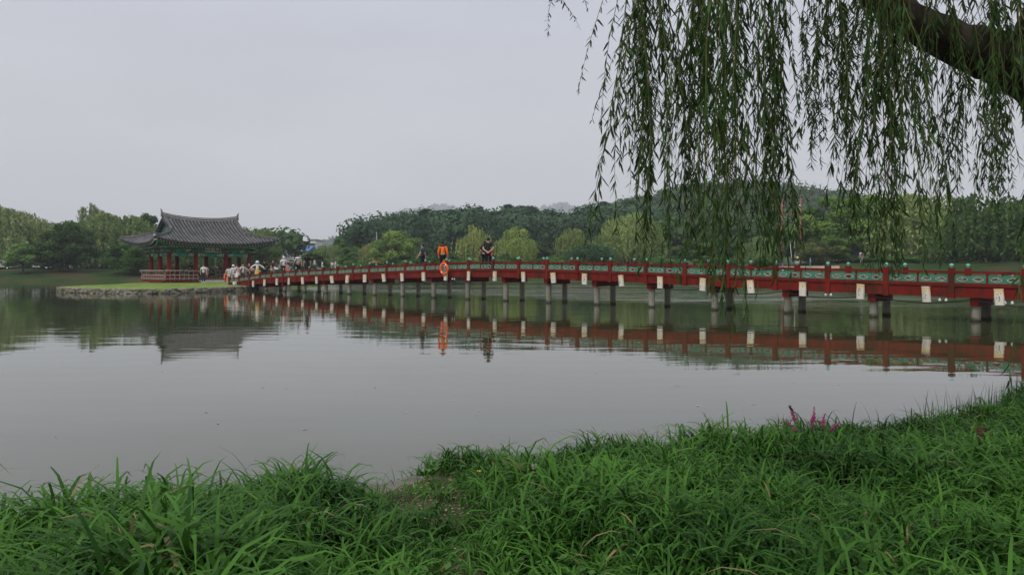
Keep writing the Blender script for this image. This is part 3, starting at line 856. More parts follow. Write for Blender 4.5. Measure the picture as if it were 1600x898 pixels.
def bridge_rails():
    for side, off in ((0, W_OUT), (1, W_IN)):
        for j, m in enumerate(POST_M):
            p = bp(m, off); z = rail_z(m)
            po = upright("post", p, .17, .15, z - .83, z + .105, 'red', bridge)
            f = link("finial", FINIAL, bridge, loc=Vector((p.x, p.y, z + .105)) - BLOC)
            if j + 1 >= len(POST_M): continue
            m2 = POST_M[j + 1]
            a, b = bp(m, off), bp(m2, off)
            a.z, b.z = z, rail_z(m2)
            d = (b - a).normalized()
            a2, b2 = a + d * .085, b - d * .085
            up = Vector((0, 0, 1))
            beam("handrail", a2 - up * .033, b2 - up * .033, .095, .066, 'red', bridge)
            beam("sill_beam", a2 - up * .405, b2 - up * .405, .13, .11, 'red', bridge)
            beam("fascia_board", a2 - up * .635, b2 - up * .635, .05, .32, 'red', bridge)
            mid = (a + b) / 2
            upright("stile", mid, .055, .06, mid.z - .35, mid.z - .066, 'red', bridge)
            for (s, t) in ((a2, mid - d * .0275), (mid + d * .0275, b2)):
                c = (s + t) / 2 - up * .243
                ln = (t - s).length
                x = (t - s).normalized(); y = Vector((0, 0, 1)).cross(x).normalized(); zz = x.cross(y)
                cc = c - BLOC
                mt = Matrix(((x.x * ln, y.x, zz.x, cc.x), (x.y * ln, y.y, zz.y, cc.y), (x.z * ln, y.z, zz.z, cc.z), (0, 0, 0, 1)))
                pn = link("panel", PANEL, bridge, mat4=mt)
                link("trim", TRIM, pn)
    for j in range(len(POST_M) - 1):     # decking between the railings
        m, m2 = POST_M[j], POST_M[j + 1]
        a, b = bp(m, (W_OUT + W_IN) / 2), bp(m2, (W_OUT + W_IN) / 2)
        a.z, b.z = rail_z(m) - .49, rail_z(m2) - .49
        beam("deck", a, b, W_IN - W_OUT - .14, .07, 'floor_wood', bridge)
        for off in (0.05, 1.14):
            a, b = bp(m, off), bp(m2, off)
            a.z, b.z = rail_z(m) - .65, rail_z(m2) - .65
            beam("girder", a, b, .16, .24, 'red_dark', bridge)
bridge_rails()
def bridge_piers():
    for n in range(-3, 18):
        m = 10.49 + n
        z = rail_z(m)
        if z - 1.06 < .12: 
            continue
        a, b = bp(m, -.20), bp(m, 1.42)
        a.z = b.z = z - .92
        beam("cross_beam", a, b, .24, .27, 'red', bridge)
        for off in (0.0, 1.16):
            p = bp(m, off)
            mb = MB()
            mb.lathe([(.135, -.55), (.135, 0.02), (.142, .03), (.142, .05), (.13, .06), (.13, z - 1.056)], 12)
            mb.obj("pier", M['concrete'], bridge, loc=Vector((p.x, p.y, 0)) - BLOC)
bridge_piers()

# ------------------------------------------------------------------ lanterns hung along the bridge
def lantern_mat():
    m, t, b = new_mat("lantern_paper")
    N, L = t.nodes, t.links
    tc = N.new("ShaderNodeTexCoord")
    sp = N.new("ShaderNodeSeparateXYZ"); L.new(tc.outputs["Object"], sp.inputs[0])
    oi = N.new("ShaderNodeObjectInfo")
    ad = N.new("ShaderNodeVectorMath"); ad.operation = 'ADD'
    cmb = N.new("ShaderNodeCombineXYZ"); 
    ml = N.new("ShaderNodeMath"); ml.operation = 'MULTIPLY'; ml.inputs[1].default_value = 37.0
    L.new(oi.outputs["Random"], ml.inputs[0]); L.new(ml.outputs[0], cmb.inputs[1])
    L.new(tc.outputs["Object"], ad.inputs[0]); L.new(cmb.outputs[0], ad.inputs[1])
    # printed yellow border at the head of the sheet
    nz = N.new("ShaderNodeTexNoise"); nz.inputs["Scale"].default_value = 14; nz.inputs["Detail"].default_value = 3
    L.new(ad.outputs[0], nz.inputs["Vector"])
    m1 = N.new("ShaderNodeMath"); m1.operation = 'MULTIPLY_ADD'; m1.inputs[1].default_value = .16; L.new(nz.outputs["Fac"], m1.inputs[0]); L.new(sp.outputs["Z"], m1.inputs[2])
    mr = N.new("ShaderNodeMapRange"); mr.inputs["From Min"].default_value = .13; mr.inputs["From Max"].default_value = .30; L.new(m1.outputs[0], mr.inputs["Value"])
    mx = N.new("ShaderNodeMixRGB"); mx.inputs[1].default_value = (.74, .71, .61, 1); mx.inputs[2].default_value = (.74, .52, .17, 1)
    L.new(mr.outputs["Result"], mx.inputs[0])
    # brush-drawn marks down the middle
    mpn = N.new("ShaderNodeMapping"); mpn.inputs["Scale"].default_value = (26, 26, 11); L.new(ad.outputs[0], mpn.inputs[0])
    n2 = N.new("ShaderNodeTexNoise"); n2.inputs["Scale"].default_value = 1.0; n2.inputs["Detail"].default_value = 2; L.new(mpn.outputs[0], n2.inputs["Vector"])
    r2 = N.new("ShaderNodeMapRange"); r2.inputs["From Min"].default_value = .54; r2.inputs["From Max"].default_value = .58; L.new(n2.outputs["Fac"], r2.inputs["Value"])
    ax = N.new("ShaderNodeMath"); ax.operation = 'ABSOLUTE'; L.new(sp.outputs["X"], ax.inputs[0])
    r3 = N.new("ShaderNodeMapRange"); r3.inputs["From Min"].default_value = .045; r3.inputs["From Max"].default_value = .06; r3.inputs["To Min"].default_value = 1; r3.inputs["To Max"].default_value = 0; L.new(ax.outputs[0], r3.inputs["Value"])
    az = N.new("ShaderNodeMath"); az.operation = 'ABSOLUTE'; L.new(sp.outputs["Z"], az.inputs[0])
    r4 = N.new("ShaderNodeMapRange"); r4.inputs["From Min"].default_value = .11; r4.inputs["From Max"].default_value = .14; r4.inputs["To Min"].default_value = .85; r4.inputs["To Max"].default_value = 0; L.new(az.outputs[0], r4.inputs["Value"])
    p1 = N.new("ShaderNodeMath"); p1.operation = 'MULTIPLY'; L.new(r2.outputs["Result"], p1.inputs[0]); L.new(r3.outputs["Result"], p1.inputs[1])
    p2 = N.new("ShaderNodeMath"); p2.operation = 'MULTIPLY'; L.new(p1.outputs[0], p2.inputs[0]); L.new(r4.outputs["Result"], p2.inputs[1])
    my = N.new("ShaderNodeMixRGB"); my.inputs[2].default_value = (.10, .09, .10, 1); L.new(p2.outputs[0], my.inputs[0]); L.new(mx.outputs[0], my.inputs[1])
    L.new(my.outputs[0], b.inputs["Base Color"])
    b.inputs["Roughness"].default_value = .8
    tr = N.new("ShaderNodeBsdfTranslucent"); L.new(my.outputs[0], tr.inputs["Color"])
    ms = N.new("ShaderNodeMixShader"); ms.inputs[0].default_value = .3
    L.new(b.outputs[0], ms.inputs[1]); L.new(tr.outputs[0], ms.inputs[2]); L.new(ms.outputs[0], N["Material Output"].inputs["Surface"])
    return m
M['lantern'] = lantern_mat()
def lantern_mesh(seed):
    rr = random.Random(seed)
    mb = MB()
    n, H = 16, .47
    vs, fs = [], []
    rows = 9
    tw, sq = rr.uniform(-.25, .25), rr.uniform(-.05, .05)
    for i in range(rows):
        t = i / (rows - 1)
        z = H / 2 - t * H
        bul = 1 + .03 * math.sin(t * math.pi) - (rr.uniform(0, .05))
        for k in range(n):
            a = 2 * math.pi * k / n + tw * t
            c, s = math.cos(a), math.sin(a)
            r = .118 / (abs(c) ** 4 + abs(s) ** 4) ** .25 * bul
            vs.append((r * c * 1.05 + sq * (t - .5), r * s * .6, z))
    for i in range(rows - 1):
        for k in range(n):
            a, b = i * n + k, i * n + (k + 1) % n
            fs.append((b, a, a + n, b + n))
    mb.add(vs, fs)
    fr = MB()
    for z in (H / 2, -H / 2):
        ring = []
        for k in range(13):
            a = 2 * math.pi * k / 12 + (tw if z < 0 else 0)
            c, s = math.cos(a), math.sin(a)
            r = .12 / (abs(c) ** 4 + abs(s) ** 4) ** .25
            ring.append((r * c * 1.05 + (sq * (.5 if z < 0 else -.5)), r * s * .6, z))
        fr.tube(ring, .006, 5, cap=False)
    wi = MB()
    wi.tube([(-.1, 0, H / 2), (0, .0, H / 2 + .10), (.1, 0, H / 2)], .004, 4)
    return mb.mesh("shade", M['lantern'], True), fr.mesh("rim", M['rope_white']), wi.mesh("hanger", M['black_rubber'])
LANT = [lantern_mesh(k) for k in range(6)]
LPX = [1561, 1446.9, 1345.4, 1254.6, 1172.7, 1098.7, 1032, 970, 914, 864, 817.6, 773, 732.5, 697, 661.8, 628, 599, 569.6, 542.8, 518.2, 494.4, 472.7, 451.5, 432.8, 413.6, 395.7]
lrng = random.Random(9)
for i, px in enumerate(LPX):
    off = W_OUT - .16
    m = 19249 / (px + 310)
    for _ in range(6):                   # the lantern stands a little nearer than the pier line: solve for its own place
        p = bp(m, off)
        m += ((CX + FPX * p.x / p.y) - px) / (19249 / m ** 2)
    z = rail_z(m)
    lab = "white paper lantern with yellow head hung on the bridge side, " + ORD[i + 1] + " from the right edge"
    r = empty("paper_lantern", (p.x, p.y, z - .50), lab, "lantern", "paper lanterns along the bridge", rz=BANG + math.pi + lrng.uniform(-.35, .35))
    r.rotation_euler.y = lrng.uniform(-.10, .10); r.rotation_euler.x = lrng.uniform(-.06, .06)
    sh, fr, wi = LANT[lrng.randrange(6)]
    link("shade", sh, r, loc=(0, 0, -.235)); link("rim", fr, r, loc=(0, 0, -.235)); link("hanger", wi, r, loc=(0, 0, -.235))

# ------------------------------------------------------------------ lifebuoys, cable, lamps on the bridge
def lifebuoy(label, loc, rz, rx, ry=0.0, hang=True):
    r = empty("lifebuoy", loc, label, "lifebuoy", "lifebuoys of the bridge")
    r.rotation_euler = (rx, ry, rz)
    mb = MB()
    n, k = 28, 10
    vs, fs = [], []
    for i in range(n):
        a = 2 * math.pi * i / n
        for j in range(k):
            b = 2 * math.pi * j / k
            rad = .285 + .062 * math.cos(b)
            vs.append((rad * math.cos(a), .048 * math.sin(b), rad * math.sin(a)))
    for i in range(n):
        for j in range(k):
            fs.append((i * k + j, ((i + 1) % n) * k + j, ((i + 1) % n) * k + (j + 1) % k, i * k + (j + 1) % k))
    mb.add(vs, fs); mb.obj("ring", M['buoy'], r, smooth=True)
    for q in range(4):
        a0 = q * math.pi / 2 + .78
        bd = MB()
        pts = [(.285 * math.cos(a0 + d), 0, .285 * math.sin(a0 + d)) for d in (-.13, 0, .13)]
        bd.tube(pts, .066, 10, cap=False, flat=.8)
        bd.obj("band", M['rope_white'], r)
        pts = []
        for s in range(9):
            t = s / 8
            a = a0 + t * math.pi / 2
            rad = .35 + .035 * math.sin(t * math.pi)
            pts.append((rad * math.cos(a), -.01, rad * math.sin(a)))
        rp = MB(); rp.tube(pts, .009, 5); rp.obj("grab_rope", M['buoy'], r)
    if hang:
        cp = MB()       # coiled throwing line tied inside the ring
        for c in range(5):
            pts = [((.10 + .012 * c) * math.cos(a) * .7 + .01 * c, -.05 + .012 * c, (.16 + .01 * c) * math.sin(a) - .02) for a in np.linspace(0, 6.28, 17)]
            cp.tube(pts, .010, 5, mi=0 if c % 2 else 1)
        cp.obj("coiled_line", [M['rope_white'], M['black_rubber']], r)
        st = MB(); st.tube([(-.06, .0, .34), (-.05, .05, .47), (.05, .06, .47), (.06, 0, .34)], .018, 6); st.obj("strap", M['buoy'], r)
    return r
m = 18.93; p = bp(m, W_OUT - .30); z = rail_z(m)
lifebuoy("orange lifebuoy ring hanging on the railing below the walker in orange", (p.x, p.y, z - .33), BANG + math.pi, .10)
p = bp(28.9, W_OUT + .1)
lifebuoy("orange lifebuoy leaning at the pavilion end of the bridge", (p.x, p.y, .95), BANG + math.pi / 2 + .9, .15, .7, hang=False)

def cable():
    pts = []
    for n in range(-2, 4):
        m0, m1 = 10.49 + n, 11.49 + n
        for s in range(10):
            t = s / 10
            m = m0 + t
            p = bp(m, W_OUT - .07 + .06 * math.sin(t * 6.28))
            z = rail_z(m0) * (1 - t) + rail_z(m1) * t
            pts.append((p.x, p.y, z - .84 - .17 * 4 * t * (1 - t)))
    mb = MB(); mb.tube(pts, .016, 6)
    tag(mb.obj("power_cable", M['black_rubber'], smooth=True), "black cable sagging from beam to beam under the right half of the bridge", "cable")
cable()
for i, (px, lab) in enumerate([(715, "small pale floodlight under the bridge right of the lifebuoy"), (1300, "small pale floodlight under the bridge between the swing and tall tree"),
                  (1478, "small pale floodlight under the bridge third post from right"), (1580, "small pale floodlight under the bridge at the right edge")]):
    m = 19249 / (px + 310)
    p = bp(m, W_OUT - .02); z = rail_z(m) - .83
    r = empty("floodlight", (p.x, p.y, z), lab, "floodlight", "floodlights under the bridge", rz=BANG + math.pi)
    for s in (-1, 1):
        mb = MB(); mb.lathe([(.012, 0), (.02, -.03), (.038, -.05), (.042, -.10), (.03, -.105)], 10, (s * .09, 0, 0)); mb.obj("lamp_head", M['lamp_white'], r, smooth=True)
    mb = MB(); mb.box((0, 0, .004), (.26, .04, .016)); mb.obj("bracket", M['trim_dark'], r)
p = bp(28.1, W_OUT - .15)
r = empty("junction_box", (p.x, p.y, .28), "white box on a pole under the pavilion end of the bridge", "box", rz=BANG)
mb = MB(); mb.box((0, 0, .22), (.34, .2, .2)); mb.obj("housing", M['lamp_white'], r)
mb = MB(); mb.box((0, 0, .34), (.38, .24, .035), taper=.85); mb.obj("lid", M['lamp_white'], r)
mb = MB(); mb.tube([(0, 0, -.3), (.02, 0, .12)], .03, 8); mb.obj("pole", M['lamp_white'], r)

# ------------------------------------------------------------------ island
ISL = [(-33.6, 54.8), (-31.0, 51.6), (-27.5, 49.5), (-25.5, 48.9), (-23.8, 48.9), (-22.1, 50.8), (-21.3, 53.2), (-20.9, 56.6), (-20.9, 60.4), (-20.3, 66), (-19.2, 76), (-24, 84.5), (-32, 87), (-39, 82), (-38.2, 76), (-36.0, 67), (-34.6, 60)]
ISL_Z = .33
def island_outline(step=.9):
    pts = []
    n = len(ISL)
    for i in range(n):
        p0, p1, p2, p3 = [Vector((*ISL[(i + k) % n], 0)) for k in (-1, 0, 1, 2)]
        seg = max(int((p2 - p1).length / step), 2)
        for s in range(seg):
            t = s / seg
            pts.append(0.5 * ((2 * p1) + (p2 - p0) * t + (2 * p0 - 5 * p1 + 4 * p2 - p3) * t * t + (3 * p1 - p0 - 3 * p2 + p3) * t ** 3))
    return pts
OUTL = island_outline()
ICEN = Vector((-29.5, 68, 0))
def make_island():
    mb = MB()
    n = len(OUTL)
    vs = [(ICEN.x, ICEN.y, ISL_Z + .05)]
    rr = random.Random(4)
    rings = [(0.35, .05), (.7, .04), (.93, .02), (.985, -.01), (.99, -.9)]
    for f, dz in rings:
        for p in OUTL:
            q = ICEN + (p - ICEN) * f
            vs.append((q.x, q.y, ISL_Z + dz + (rr.uniform(-.015, .02) if dz > -.5 else 0)))
    fs = []
    for k in range(n):
        k2 = (k + 1) % n
        fs.append((0, 1 + k, 1 + k2))
        for l in range(len(rings) - 1):
            fs.append((1 + l * n + k, 1 + (l + 1) * n + k, 1 + (l + 1) * n + k2, 1 + l * n + k2))
    mb.add(vs, fs)
    tag(mb.obj("island", M['island_lawn'], smooth=True), "low grassy island that carries the pavilion", "island", kind="structure")
make_island()
def stone_mesh(seed):
    rr = random.Random(seed)
    bm = bmesh.new()
    bmesh.ops.create_cube(bm, size=1.0)
    bmesh.ops.bevel(bm, geom=bm.edges[:], offset=.16, segments=1, affect='EDGES')
    for v in bm.verts:
        v.co += Vector((rr.uniform(-.07, .07), rr.uniform(-.07, .07), rr.uniform(-.09, .09)))
    me = bpy.data.meshes.new("stone"); bm.to_mesh(me); bm.free()
    me.materials.append(M['stone'])
    return me
STONES = [stone_mesh(k) for k in range(8)]
def island_wall():
    root = empty("retaining_wall", (-24, 49.2, 0), "low dry stone wall round the edge of the pavilion island", "wall")
    O = root.location.copy()
    rr = random.Random(8)
    # running length along the outline, near side only in stones
    cum = [0]
    P = OUTL + [OUTL[0]]
    for i in range(len(P) - 1): cum.append(cum[-1] + (P[i + 1] - P[i]).length)
    tot = cum[-1]
    def at(s):
        s %= tot
        i = max(k for k in range(len(cum)) if cum[k] <= s)
        i = min(i, len(P) - 2)
        t = (s - cum[i]) / max(cum[i + 1] - cum[i], 1e-6)
        return P[i].lerp(P[i + 1], t), (P[i + 1] - P[i]).normalized()
    front_end = cum[next(i for i, p in enumerate(P) if p.y > 66 and p.x > -22)]
    for course, (zc, hh) in enumerate(((-.03, .26), (.125, .19), (.265, .14))):
        s = -7.0 + rr.uniform(0, .3)
        while s < front_end:
            w = rr.uniform(.22, .55)
            p, d = at(s + w / 2)
            if rr.random() < .96:
                link("stone", STONES[rr.randrange(8)], root, loc=p - O + Vector((rr.uniform(-.06, .06), rr.uniform(-.06, .06), zc + rr.uniform(-.02, .02))),
                     rot=(rr.uniform(-.08, .08), rr.uniform(-.06, .06), math.atan2(d.y, d.x) + rr.uniform(-.12, .12)), scale=(w * 1.02, rr.uniform(.3, .42), hh * rr.uniform(.95, 1.18)))
            s += w
island_wall()

# ------------------------------------------------------------------ pavilion
PC = Vector((-31.44, 74.43, ISL_Z + .03))
pav = empty("pavilion", PC, "open pavilion with grey tiled hip-and-gable roof and red columns on the island", "pavilion", rz=R(46))
G = PC.z
COLX, COLY = [-4.0, -1.5, 1.5, 4.0], [-2.25, 0.0, 2.25]
FLOOR = .62 - G + .1
def pavilion_body():
    # floor frame and boards
    for k in range(20):
        mb = MB(); mb.box((-4.55 + .479 * k, 0, FLOOR - .03), (.465, 5.6, .06)); mb.obj("floor_plank", M['floor_wood'], pav)
    for (c, d) in (((0, -2.84, FLOOR - .16), (9.3, .08, .22)), ((0, 2.84, FLOOR - .16), (9.3, .08, .22)), ((-4.69, 0, FLOOR - .16), (.08, 5.6, .22)), ((4.69, 0, FLOOR - .16), (.08, 5.6, .22))):
        mb = MB(); mb.box(c, d); mb.obj("floor_beam", M['column_red'], pav)
    for x in COLX:
        for y in COLY:
            mb = MB(); mb.lathe([(.30, -.1), (.31, .05), (.27, FLOOR - .27)], 12, (x, y, 0)); mb.obj("base_stone", M['step_stone'], pav)
            if y == 0 and abs(x) < 3: continue
            mb = MB(); mb.lathe([(.215, FLOOR - .26), (.222, FLOOR + .6), (.20, 3.25 - G)], 16, (x, y, 0)); mb.obj("column", M['column_red'], pav, smooth=True)
    zb = 2.93 - G
    def lintel(a, b):
        a, b = Vector(a), Vector(b)
        d = (b - a).normalized()
        ln = (b - a).length
        ang = math.atan2(d.y, d.x)
        for (t0, t1, mt) in ((.2 / ln, .30, 'dancheong'), (.30, .70, 'teal'), (.70, 1 - .2 / ln, 'dancheong')):
            p, q = a.lerp(b, t0), a.lerp(b, t1)
            mb = MB(); mb.box((0, 0, 0), ((q - p).length, .2, .27)); mb.obj("lintel", M[mt], pav, loc=((p.x + q.x) / 2, (p.y + q.y) / 2, zb + .135), rot=(0, 0, ang))
        # wall plate above and the upper tie beam
        mb = MB(); mb.box((0, 0, 0), (ln, .30, .12)); mb.obj("wall_plate", M['bracket'], pav, loc=((a.x + b.x) / 2, (a.y + b.y) / 2, zb + .345), rot=(0, 0, ang))
        mb = MB(); mb.box((0, 0, 0), (ln, .14, .46)); mb.obj("frieze_board", M['bracket'], pav, loc=((a.x + b.x) / 2, (a.y + b.y) / 2, zb + .64), rot=(0, 0, ang))
        # small carved brackets along the plate
        n = 3 if ln > 2.6 else 2
        for k in range(1, n + 1):
            t = k / (n + 1)
            p = a.lerp(b, t)
            mb = MB(); mb.box((0, 0, 0), (.42, .24, .16), taper=1.25); mb.box((0, 0, .14), (.62, .26, .10), taper=1.1)
            mb.obj("flower_bracket", M['teal'] if k % 2 else M['dancheong'], pav, loc=(p.x, p.y, zb + .50), rot=(0, 0, ang))
    for i in range(3):
        for y in (-2.25, 2.25): lintel((COLX[i], y, 0), (COLX[i + 1], y, 0))
    for j in range(2):
        for x in (-4, 4): lintel((x, COLY[j], 0), (x, COLY[j + 1], 0))
    # winged bracket arms on each outer column
    for x in COLX:
        for y in COLY:
            if y == 0 and abs(x) < 3: continue
            ox = (1 if x > 3 else -1 if x < -3 else 0); oy = (1 if y > 1 else -1 if y < -1 else 0)
            d = Vector((ox, oy, 0)).normalized()
            for l, (zz, rch) in enumerate(((.33, .55), (.50, .80), (.67, .65))):
                mb = MB(); mb.tube([Vector((x, y, zb + zz)) - d * .3, Vector((x, y, zb + zz)) + d * rch * .7, Vector((x, y, zb + zz + .07)) + d * rch], [.085, .08, .03], 6)
                mb.obj("bracket_arm", M['bracket'] if l != 1 else M['dancheong'], pav)
    # purlin under the rafters
    for (a, b) in (((-4.9, -2.25), (4.9, -2.25)), ((-4.9, 2.25), (4.9, 2.25)), ((-4, -3.1), (-4, 3.1)), ((4, -3.1), (4, 3.1))):
        mb = MB(); mb.tube([(a[0], a[1], zb + .93), (b[0], b[1], zb + .93)], .12, 8); mb.obj("purlin", M['dancheong'], pav, smooth=True)
    # ceiling of the hall
    mb = MB(); mb.box((0, 0, zb + 1.1), (8.2, 4.7, .06)); mb.obj("ceiling", M['soffit'], pav)
pavilion_body()

# ---- roof surface
HX0, HY0, HX1, HY1 = 3.6, 2.0, 6.12, 4.36           # hip line runs from the gable foot to the corner
def zf(x, y):
    x, y = abs(x), abs(y)
    return 6.5 - .79 * y + .049 * y * y + .58 * (x / 6) ** 3 * (y / 4) + .22 * (min(x, 3.9) / 3.7) ** 2.2 * (1 - y / 4.4) - G
def zs(x, y):
    x, y = abs(x), abs(y)
    u = x - HX0
    zc = 5.05 - .53 * u + .046 * u * u - G
    yh = HY0 + u * (HY1 - HY0) / (HX1 - HX0)
    k = min(y / yh, 1.0)
    return zc + (zf(x, yh) - zc) * k ** 2.6
def eave_y(x): return 4.0 + .36 * (min(abs(x), HX1) / HX1) ** 3
def eave_x(y): return 5.76 + .36 * (min(abs(y), HY1) / HY1) ** 3
def hip_x(y): return HX0 + (abs(y) - HY0) * (HX1 - HX0) / (HY1 - HY0)
def hip_y(x): return HY0 + (abs(x) - HX0) * (HY1 - HY0) / (HX1 - HX0)
def pavilion_roof():
    bed = MB()
    TH = .13
    def sheet(rows):
        nr, nc = len(rows), len(rows[0])
        for dz, flip in ((0, False), (-TH, True)):
            vs = [(p[0], p[1], p[2] + dz) for r in rows for p in r]
            fs = []
            for i in range(nr - 1):
                for j in range(nc - 1):
                    f = (i * nc + j, i * nc + j + 1, (i + 1) * nc + j + 1, (i + 1) * nc + j)
                    fs.append(f if not flip else f[::-1])
            bed.add(vs, fs, 1 if flip else 0)
        e = rows[0]
        vs = [(p[0], p[1], p[2]) for p in e] + [(p[0], p[1], p[2] - TH) for p in e]
        bed.add(vs, [(j, j + nc, j + nc + 1, j + 1) for j in range(nc - 1)], 0)
    for sy in (-1, 1):
        rows = []
        for i in range(13):
            row = []
            for j in range(33):
                u = -1 + 2 * j / 32
                t = i / 12
                if True:
                    ytop = .02
                    # follow columns of constant fraction between the eave line and the ridge or hip
                    xe = u * HX1
                    ye = eave_y(xe)
                    y = ye + (ytop - ye) * t
                    lim = hip_x(y) if y > HY0 else HX0 + .02
                    x = u * lim if abs(y) < 4.36 else xe
                    if t == 0: x = xe
                row.append((x, sy * y, zf(x, y)))
            rows.append(row if sy < 0 else row[::-1])
        sheet(rows)
    for sx in (-1, 1):
        rows = []
        for i in range(9):
            row = []
            for j in range(21):
                u = -1 + 2 * j / 20
                t = i / 8
                ye = u * HY1
                xe = eave_x(ye)
                x = xe + (HX0 - .25 - xe) * t
                yl = hip_y(x) if x > HX0 else HY0
                y = u * yl
                if t == 0: y = ye
                row.append((sx * x, y, zs(max(x, HX0), y)))
            rows.append(row if sx > 0 else row[::-1])
        sheet(rows)
    roof = bed.obj("roof", [M['tile_bed'], M['soffit']], pav, smooth=True)
    # ---- tile ribs, one object for each
    rib_r = .095
    def rib(pts, name="tile_row"):
        mb = MB(); mb.tube(pts, rib_r, 7); mb.obj(name, M['tile'], roof, smooth=False)
        e = Vector(pts[0]); d = (Vector(pts[0]) - Vector(pts[1])).normalized()
        cp = MB(); cp.tube([e, e + d * .05], [.108, .108], 8); cp.obj("end_tile", M['tile'], roof)
    x = -5.865
    while x < 5.95:
        for sy in (-1, 1):
            ye = eave_y(x)
            yt = .05 if abs(x) < HX0 else hip_y(x)
            if ye - yt > .12:
                n = 9 if ye - yt > 2 else 5
                rib([(x, sy * (ye + (yt - ye) * k / n), zf(x, ye + (yt - ye) * k / n) + .045) for k in range(n + 1)])
        x += .345
    y = -4.14
    while y < 4.2:
        for sx in (-1, 1):
            xe = eave_x(y)
            xt = HX0 - .2 if abs(y) < HY0 else HX0 + (abs(y) - HY0) * (HX1 - HX0) / (HY1 - HY0)
            if xe - xt > .12:
                n = 6
                rib([(sx * (xe + (xt - xe) * k / n), y, zs(max(xe + (xt - xe) * k / n, HX0), y) + .045) for k in range(n + 1)])
        y += .345
    # ---- ridges
    def ridge(name, pts, w, h, cap=.075):
        """stacked-tile ridge: layered box along a curve with a round cap and pale mortar lines"""
        mb, mo = MB(), MB()
        P = [Vector(p) for p in pts]
        for lay in range(4):
            z0, z1 = h * lay / 4, h * (lay + 1) / 4
            ww = w * (1.0 if lay % 2 == 0 else .86)
            vs = []
            for i, p in enumerate(P):
                t = (P[min(i + 1, len(P) - 1)] - P[max(i - 1, 0)]); t.z = 0; t.normalize()
                s = Vector((-t.y, t.x, 0)) * ww / 2
                vs += [p - s + Vector((0, 0, z0)), p + s + Vector((0, 0, z0)), p + s + Vector((0, 0, z1 - .004)), p - s + Vector((0, 0, z1 - .004))]
            fs = [(0, 1, 2, 3), tuple(4 * (len(P) - 1) + k for k in (3, 2, 1, 0))]
            for i in range(len(P) - 1):
                for k in range(4):
                    a, b = 4 * i + k, 4 * i + (k + 1) % 4
                    fs.append((a, a + 4, b + 4, b))
            (mb if lay % 2 == 0 else mo).add(vs, fs)
        mb.tube([p + Vector((0, 0, h)) for p in P], cap, 8)
        rd = mb.obj(name, M['tile'], roof)
        mo.obj("mortar_line", M['mortar'] if name == "main_ridge" else M['tile'], roof)
        return rd
    def zr(x): return 6.46 + .36 * (abs(x) / 3.75) ** 2.3 - G
    ridge("main_ridge", [(x, 0, zr(x)) for x in np.linspace(-3.78, 3.78, 17)], .26, .34, .085)
    for sx in (-1, 1):
        mb = MB(); mb.box((sx * 3.84, 0, zr(3.78) + .26), (.09, .34, .62), taper=.7); mb.tube([(sx * 3.84, 0, zr(3.78) + .5), (sx * 3.95, 0, zr(3.78) + .74)], [.09, .02], 6)
        mb.obj("ridge_end_tile", M['tile'], roof)
        for sy in (-1, 1):
            # descending ridge down the gable edge
            pts = []
            for k in range(9):
                y = .12 + (HY0 + .05 - .12) * k / 8
                pts.append((sx * (HX0 - .02 + .06 * (1 - k / 8)), sy * y, zf(HX0, y) + .02))
            ridge("descending_ridge", pts, .24, .22, .07)
            e = Vector(pts[-1])
            mb = MB(); mb.box((e.x, e.y + sy * .05, e.z + .19), (.30, .09, .34), taper=.75); mb.obj("ridge_end_tile", M['tile'], roof)
            mb = MB(); mb.box((e.x, e.y + sy * .10, e.z + .07), (.2, .03, .12)); mb.obj("mortar_face", M['mortar'], roof)
            # hip ridge out to the corner
            pts = []
            for k in range(11):
                t = k / 10
                x, y = HX0 + .05 + (HX1 - .12 - HX0) * t, HY0 + .05 + (HY1 - .1 - HY0) * t
                pts.append((sx * x, sy * y, zf(x, y) + .03 + .05 * t * t))
            ridge("hip_ridge", pts, .24, .19, .065)
            e = Vector(pts[-1])
            d = Vector((sx, sy * .94, 0)).normalized()
            mb = MB(); mb.box((0, 0, 0), (.08, .28, .32), taper=.7); mb.obj("ridge_end_tile", M['tile'], roof, loc=e + d * .05 + Vector((0, 0, .16)), rot=(0, 0, math.atan2(d.y, d.x)))
            mb = MB(); mb.box((0, 0, 0), (.03, .2, .14)); mb.obj("mortar_face", M['mortar'], roof, loc=e + d * .11 + Vector((0, 0, .06)), rot=(0, 0, math.atan2(d.y, d.x)))
            # corner hip rafter
            a = Vector((sx * 3.9, sy * 2.2, 3.92 - G)); b = Vector((sx * (HX1 - .15), sy * (HY1 - .12), zf(HX1, HY1) - .24))
            mb = MB(); mb.tube([a, a.lerp(b, .55) - Vector((0, 0, .05)), b], [.13, .12, .10], 6); mb.obj("hip_rafter", M['teal'], roof)
            mb = MB(); mb.tube([b, b + (b - a).normalized() * .03], [.12, .12], 8); mb.obj("rafter_cap", M['mortar'], roof)
        # gable wall
        gx = sx * (HX0 - .3)
        mb = MB()
        vs = [(gx, -HY0 + .1, zf(HX0, HY0) - .25), (gx, HY0 - .1, zf(HX0, HY0) - .25), (gx, 0, zf(HX0, 0) - .02)]
        vs += [(p[0] - sx * .1, p[1], p[2]) for p in vs]
        mb.add(vs, [(0, 1, 2), (5, 4, 3), (0, 3, 4, 1), (1, 4, 5, 2), (2, 5, 3, 0)])
        gw = mb.obj("gable_wall", M['teal'], roof)
        for k in range(7):       # vertical gable battens
            y = -1.2 + .4 * k
            zt = zf(HX0, abs(y) + .1) - .12; zb_ = zf(HX0, HY0) - .2
            if zt - zb_ < .1: continue
            mb = MB(); mb.box((gx + sx * .03, y, (zt + zb_) / 2), (.05, .09, zt - zb_)); mb.obj("gable_batten", M['dancheong'], roof)
